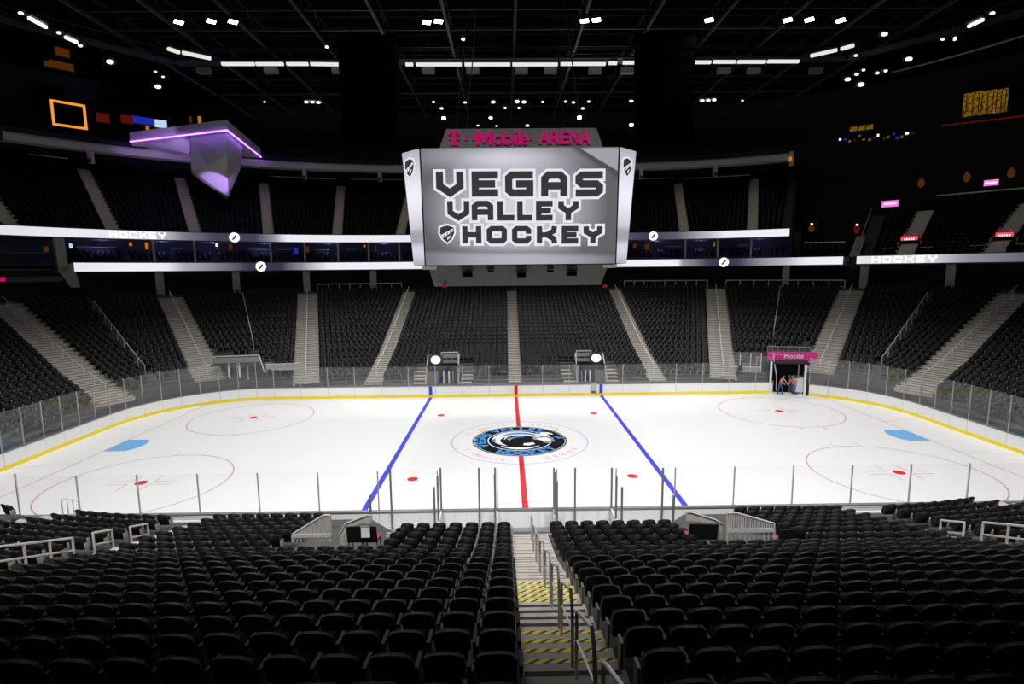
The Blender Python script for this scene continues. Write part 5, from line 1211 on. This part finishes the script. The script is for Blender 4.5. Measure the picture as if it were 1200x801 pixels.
# =================================================================== near side: benches behind the boards
BE = thing('bench_enclosure', 'white walled player bench enclosure with glass dividers behind the near boards', 'enclosure', (0,0,0))
MB().box((0,-16.75,.95), (10.6,.12,1.75)).build('back_wall', WHITE, BE)
MB().box((0,-14.9,.12), (18,3.6,.24)).build('floor_deck', mat('bench_floor', (.30,.30,.30), .8), BE)
MB().box((0,-16.72,1.86), (10.6,.16,.07)).build('wall_cap', CAPM, BE)
for s in (-1, 1):
    b = MB(); b.box((s*3.0,-15.9,.62), (3.8,.34,.06)); b.build('bench_seat', mat('bench_wood', (.40,.30,.18), .6), BE)
    for k in (-1, 0, 1): MB().box((s*3.0+k*1.5,-15.9,.42), (.08,.3,.4)).build('bench_leg', STEEL, BE)
for px, ys, lb in ((516,(-13.1,-14.1,-15.2),0),(561,(-13.1,),0),(580,(-13.1,-13.8),0),(649,(-13.1,-13.6,-14.1,-14.6),0),(674,(-13.1,),0),(717,(-13.1,-14.1,-15.2),0),(777,(-13.1,),0),(432,(-16.6,),0),(790.5,(-16.2,),0),(457,(-13.1,),0)):
    x0 = at_y(px, 550, ys[0]).x; ztop = at_y(px, 548, -13.1).z if ys[0] > -14 else at_y(px, 580, ys[0]).z
    for y in ys: MB().box((x0, y, (ztop+.2)/2), (.075,.075,ztop-.2)).build('divider_post', mat('divider_grey', (.16,.165,.16), .5), BE)
    if len(ys) > 1: MB().box((x0, (ys[0]+ys[-1])/2, (ztop+1.0)/2+.1), (.02,abs(ys[0]-ys[-1])-.1,ztop-1.2)).build('divider_glass', GLASS, BE); MB().box((x0, (ys[0]+ys[-1])/2, .6), (.08,abs(ys[0]-ys[-1])-.1,.95)).build('divider_wall', WHITE, BE)
for s, x0, x1 in ((-1,-9.2,-2.3),(1,2.6,9.2)):
    MB().bar((x0,-16.4,1.55),(x1,-16.4,1.55),.03).build('back_rail', STEEL, BE)
# seating front wall beside the benches, pale parapet behind the near glass
for s, lb in ((-1,'left'),(1,'right')):
    t = thing('parapet', 'pale low parapet with rail behind the near boards on the %s' % lb, 'parapet'); a, b = (-21.5,-9.2) if s < 0 else (9.2,21.5)
    MB().box(((a+b)/2,-13.75,.55), (b-a,.1,1.05)).build('wall', WHITE, t); MB().bar((a,-13.75,1.25),(b,-13.75,1.25),.03).build('rail', STEEL, t)
    for k in range(7): MB().bar((a+(b-a)*k/6,-13.75,1.05),(a+(b-a)*k/6,-13.75,1.25),.025).build('bracket', STEEL, t)
# little folded barrier on the left
t = thing('barrier', 'small white barrier frame standing behind the left near boards', 'barrier', (at_y(82,590,-13.6).x,-13.6,1.0))
for k in range(4): MB().bar((-.34+.23*k,0,0),(-.34+.23*k,0,1.05-.06*(k==3)),.022).build('upright', RAILW, t)
MB().bar((-.34,0,1.05),(.35,0,1.0),.025).build('top_bar', RAILW, t)
# =================================================================== near side: railings, vomitory guards, padded chairs
def side_rail(x, pts, label, nposts, drop=.40, base=None, flanges=True):
    """railing in the plane x: pts = [(y, ztop), ...]"""
    t = thing('stand_railing', label, 'railing'); P_ = [Vector((x, y, z)) for y, z in pts]
    MB().path(P_, .034, 8).build('top_rail', RAILW, t); MB().path([p-Vector((0,0,drop)) for p in P_], .03, 8).build('lower_rail', RAILW, t)
    L0, L1 = pts[0], pts[-1]
    for k in range(nposts):
        u = k/(nposts-1); y = L0[0]+(L1[0]-L0[0])*u; z = L0[1]+(L1[1]-L0[1])*u
        MB().bar((x,y,z),(x,y,z-.86),.034,8).build('post', RAILW, t); MB().bar((x,y,z-.90),(x,y,z-.84),.11,10).build('flange', RAILW, t)
side_rail(-14.15, [(-19.8,3.43),(-24.6,5.40)], 'long pale two-bar railing at the left picture edge', 7)
side_rail(-14.15, [(-18.2,2.90),(-19.0,3.19)], 'short pale railing, middle of three on the left near stand', 2)
side_rail(-14.15, [(-16.45,2.26),(-17.35,2.58)], 'short pale railing nearest the ice on the left near stand', 2)
side_rail(14.15, [(-17.95,2.68),(-18.88,3.05)], 'short pale railing on the right near stand', 2)
side_rail(14.15, [(-19.55,3.38),(-24.6,5.36)], 'long pale two-bar railing at the right picture edge', 7)
PICK = mat('picket_pale', (.50,.485,.455), .6)
for s, xo, xi, lb in ((-1,-8.62,-6.85,'left'),(1,8.78,6.55,'right')):
    t = thing('vomitory_guard', 'pale picket guard fence around the %s near tunnel' % lb, 'guard fence')
    yg = -20.25
    G = lambda px, py, y=yg: at_y(px, py, y)
    if s < 0: o_lo, o_hi, tp, tq, i_lo = G(343.5,635), G(343.5,625), G(379,603.5), G(387,603.5), G(387,635)
    else: o_lo, o_hi, tp, tq, i_lo = G(907,632), G(907,613), G(862,600.5), G(852,601), G(852,632)
    zb_g = G(365,627).z if s < 0 else G(880,621).z
    def zt_(x):
        u = (x-o_hi.x)/(tp.x-o_hi.x); return o_hi.z+(tp.z-o_hi.z)*min(1,u)
    for x in np.linspace(o_hi.x, tq.x, 21): MB().box((x, yg, (zt_(x)+zb_g)/2), (.042,.03,zt_(x)-zb_g)).build('picket', PICK, t)
    MB().path([o_lo, o_hi, tp, tq, i_lo], .035).build('sloping_rail', PICK, t)
    MB().box(((o_hi.x+tq.x)/2,yg,zb_g), (abs(o_hi.x-tq.x),.07,.11)).build('cross_beam', PICK, t)
    for x in np.linspace(o_hi.x, tq.x, 11): MB().bar((x,yg,o_lo.z),(x,yg,zb_g),.016).build('short_picket', PICK, t)
    P2 = [(398,637),(407,641),(411,625),(413,616.5),(424,612.5),(435,612.5),(435,603.5),(430,603.5),(405,613),(398,626)] if s < 0 else [(851,632),(843,636),(836,626),(834,615),(820,610.5),(804.5,610),(804.5,600),(810,600),(838,608.5),(851,616)]
    MB().extrude([G(x,y,yg+.25) for x, y in P2], (0,.06,0)).build('solid_panel', PICK, t)
    MB().path([G(x,y,yg+.25) for x, y in P2[-1:-6:-1]], .03).build('inner_rail', PICK, t)
    MB().box((G(418,610).x if s < 0 else G(826,610).x, -18.7, 1.75), (2.0,2.2,.1)).build('platform', mat('platform_dark', (.03,.03,.03), .8), t)
def padded_chair(x, y, z, rz, label, paper=False):
    t = thing('padded_chair', label, 'chair', (x,y,z), rz, 'padded chairs beside the near tunnels')
    MB().hexa([(-.23,-.26,.42),(.23,-.26,.42),(.23,-.20,.42),(-.23,-.20,.42),(-.22,-.34,.95),(.22,-.34,.95),(.22,-.28,.95),(-.22,-.28,.95)]).build('backrest', SEATM, t)
    MB().box((0,.0,.44), (.46,.46,.08)).build('seat', mat('cushion_magenta', (.35,.012,.10), .6), t)
    for a in (-.2,.2):
        for b in (-.2,.2): MB().bar((a,b,0),(a,b,.42),.018).build('leg', SEATMET, t)
    return t
for px, py, lb in ((419,634,'beside the left near tunnel, left one'),(436,634,'beside the left near tunnel, right one'),(812,631,'beside the right near tunnel, left one'),(828,631,'beside the right near tunnel, right one'),(915,637,'outside the right near tunnel')):
    q = at_y(px, py, -19.9); padded_chair(q.x, -19.9, q.z-.32, 0, 'black padded chair with magenta seat '+lb)
t = thing('paper_sheet', 'white sheet hanging on the black chair back beside the left near tunnel', 'paper', at_y(428.5,628,-20.28)); MB().box((0,0,.12),(.26,.015,.32)).build('sheet', WHITE, t); MB().box((0,.0,.29),(.28,.02,.03)).build('tape', STAN, t)
# =================================================================== central stair handrails
HRX = -.05
n_hr = 0
for j in range(10):
    k0 = 1+2*j+.25; k1 = k0+1.55
    def fl(k): return -(CY+RK(0)+TR*k), np.interp(k, range(-4,30), [ZK(i) for i in range(-4,30)])
    ya, za_ = fl(k0); yb, zb3 = fl(k1)
    if yb < -34.2: continue
    t = thing('stair_handrail', 'steel handrail on the central stairs, %s from the ice' % ORD[n_hr], 'handrail', (HRX,0,0), 0, 'handrails of the central stairs'); n_hr += 1
    h = .92
    MB().path([(0,ya,za_+h-.08),(0,ya-.10,za_+h),(0,yb+.22,zb3+h-.02),(0,yb+.06,zb3+h-.14),(0,yb,zb3+h-.40),(0,yb,zb3)], .021, 8).build('top_rail', STEEL, t)
    MB().bar((0,ya,za_+h-.05),(0,ya,za_),.019,8).build('post', STEEL, t)
    MB().path([(0,ya,za_+.50),(0,yb,zb3+.50)], .014, 6).build('mid_rail', STEEL, t)
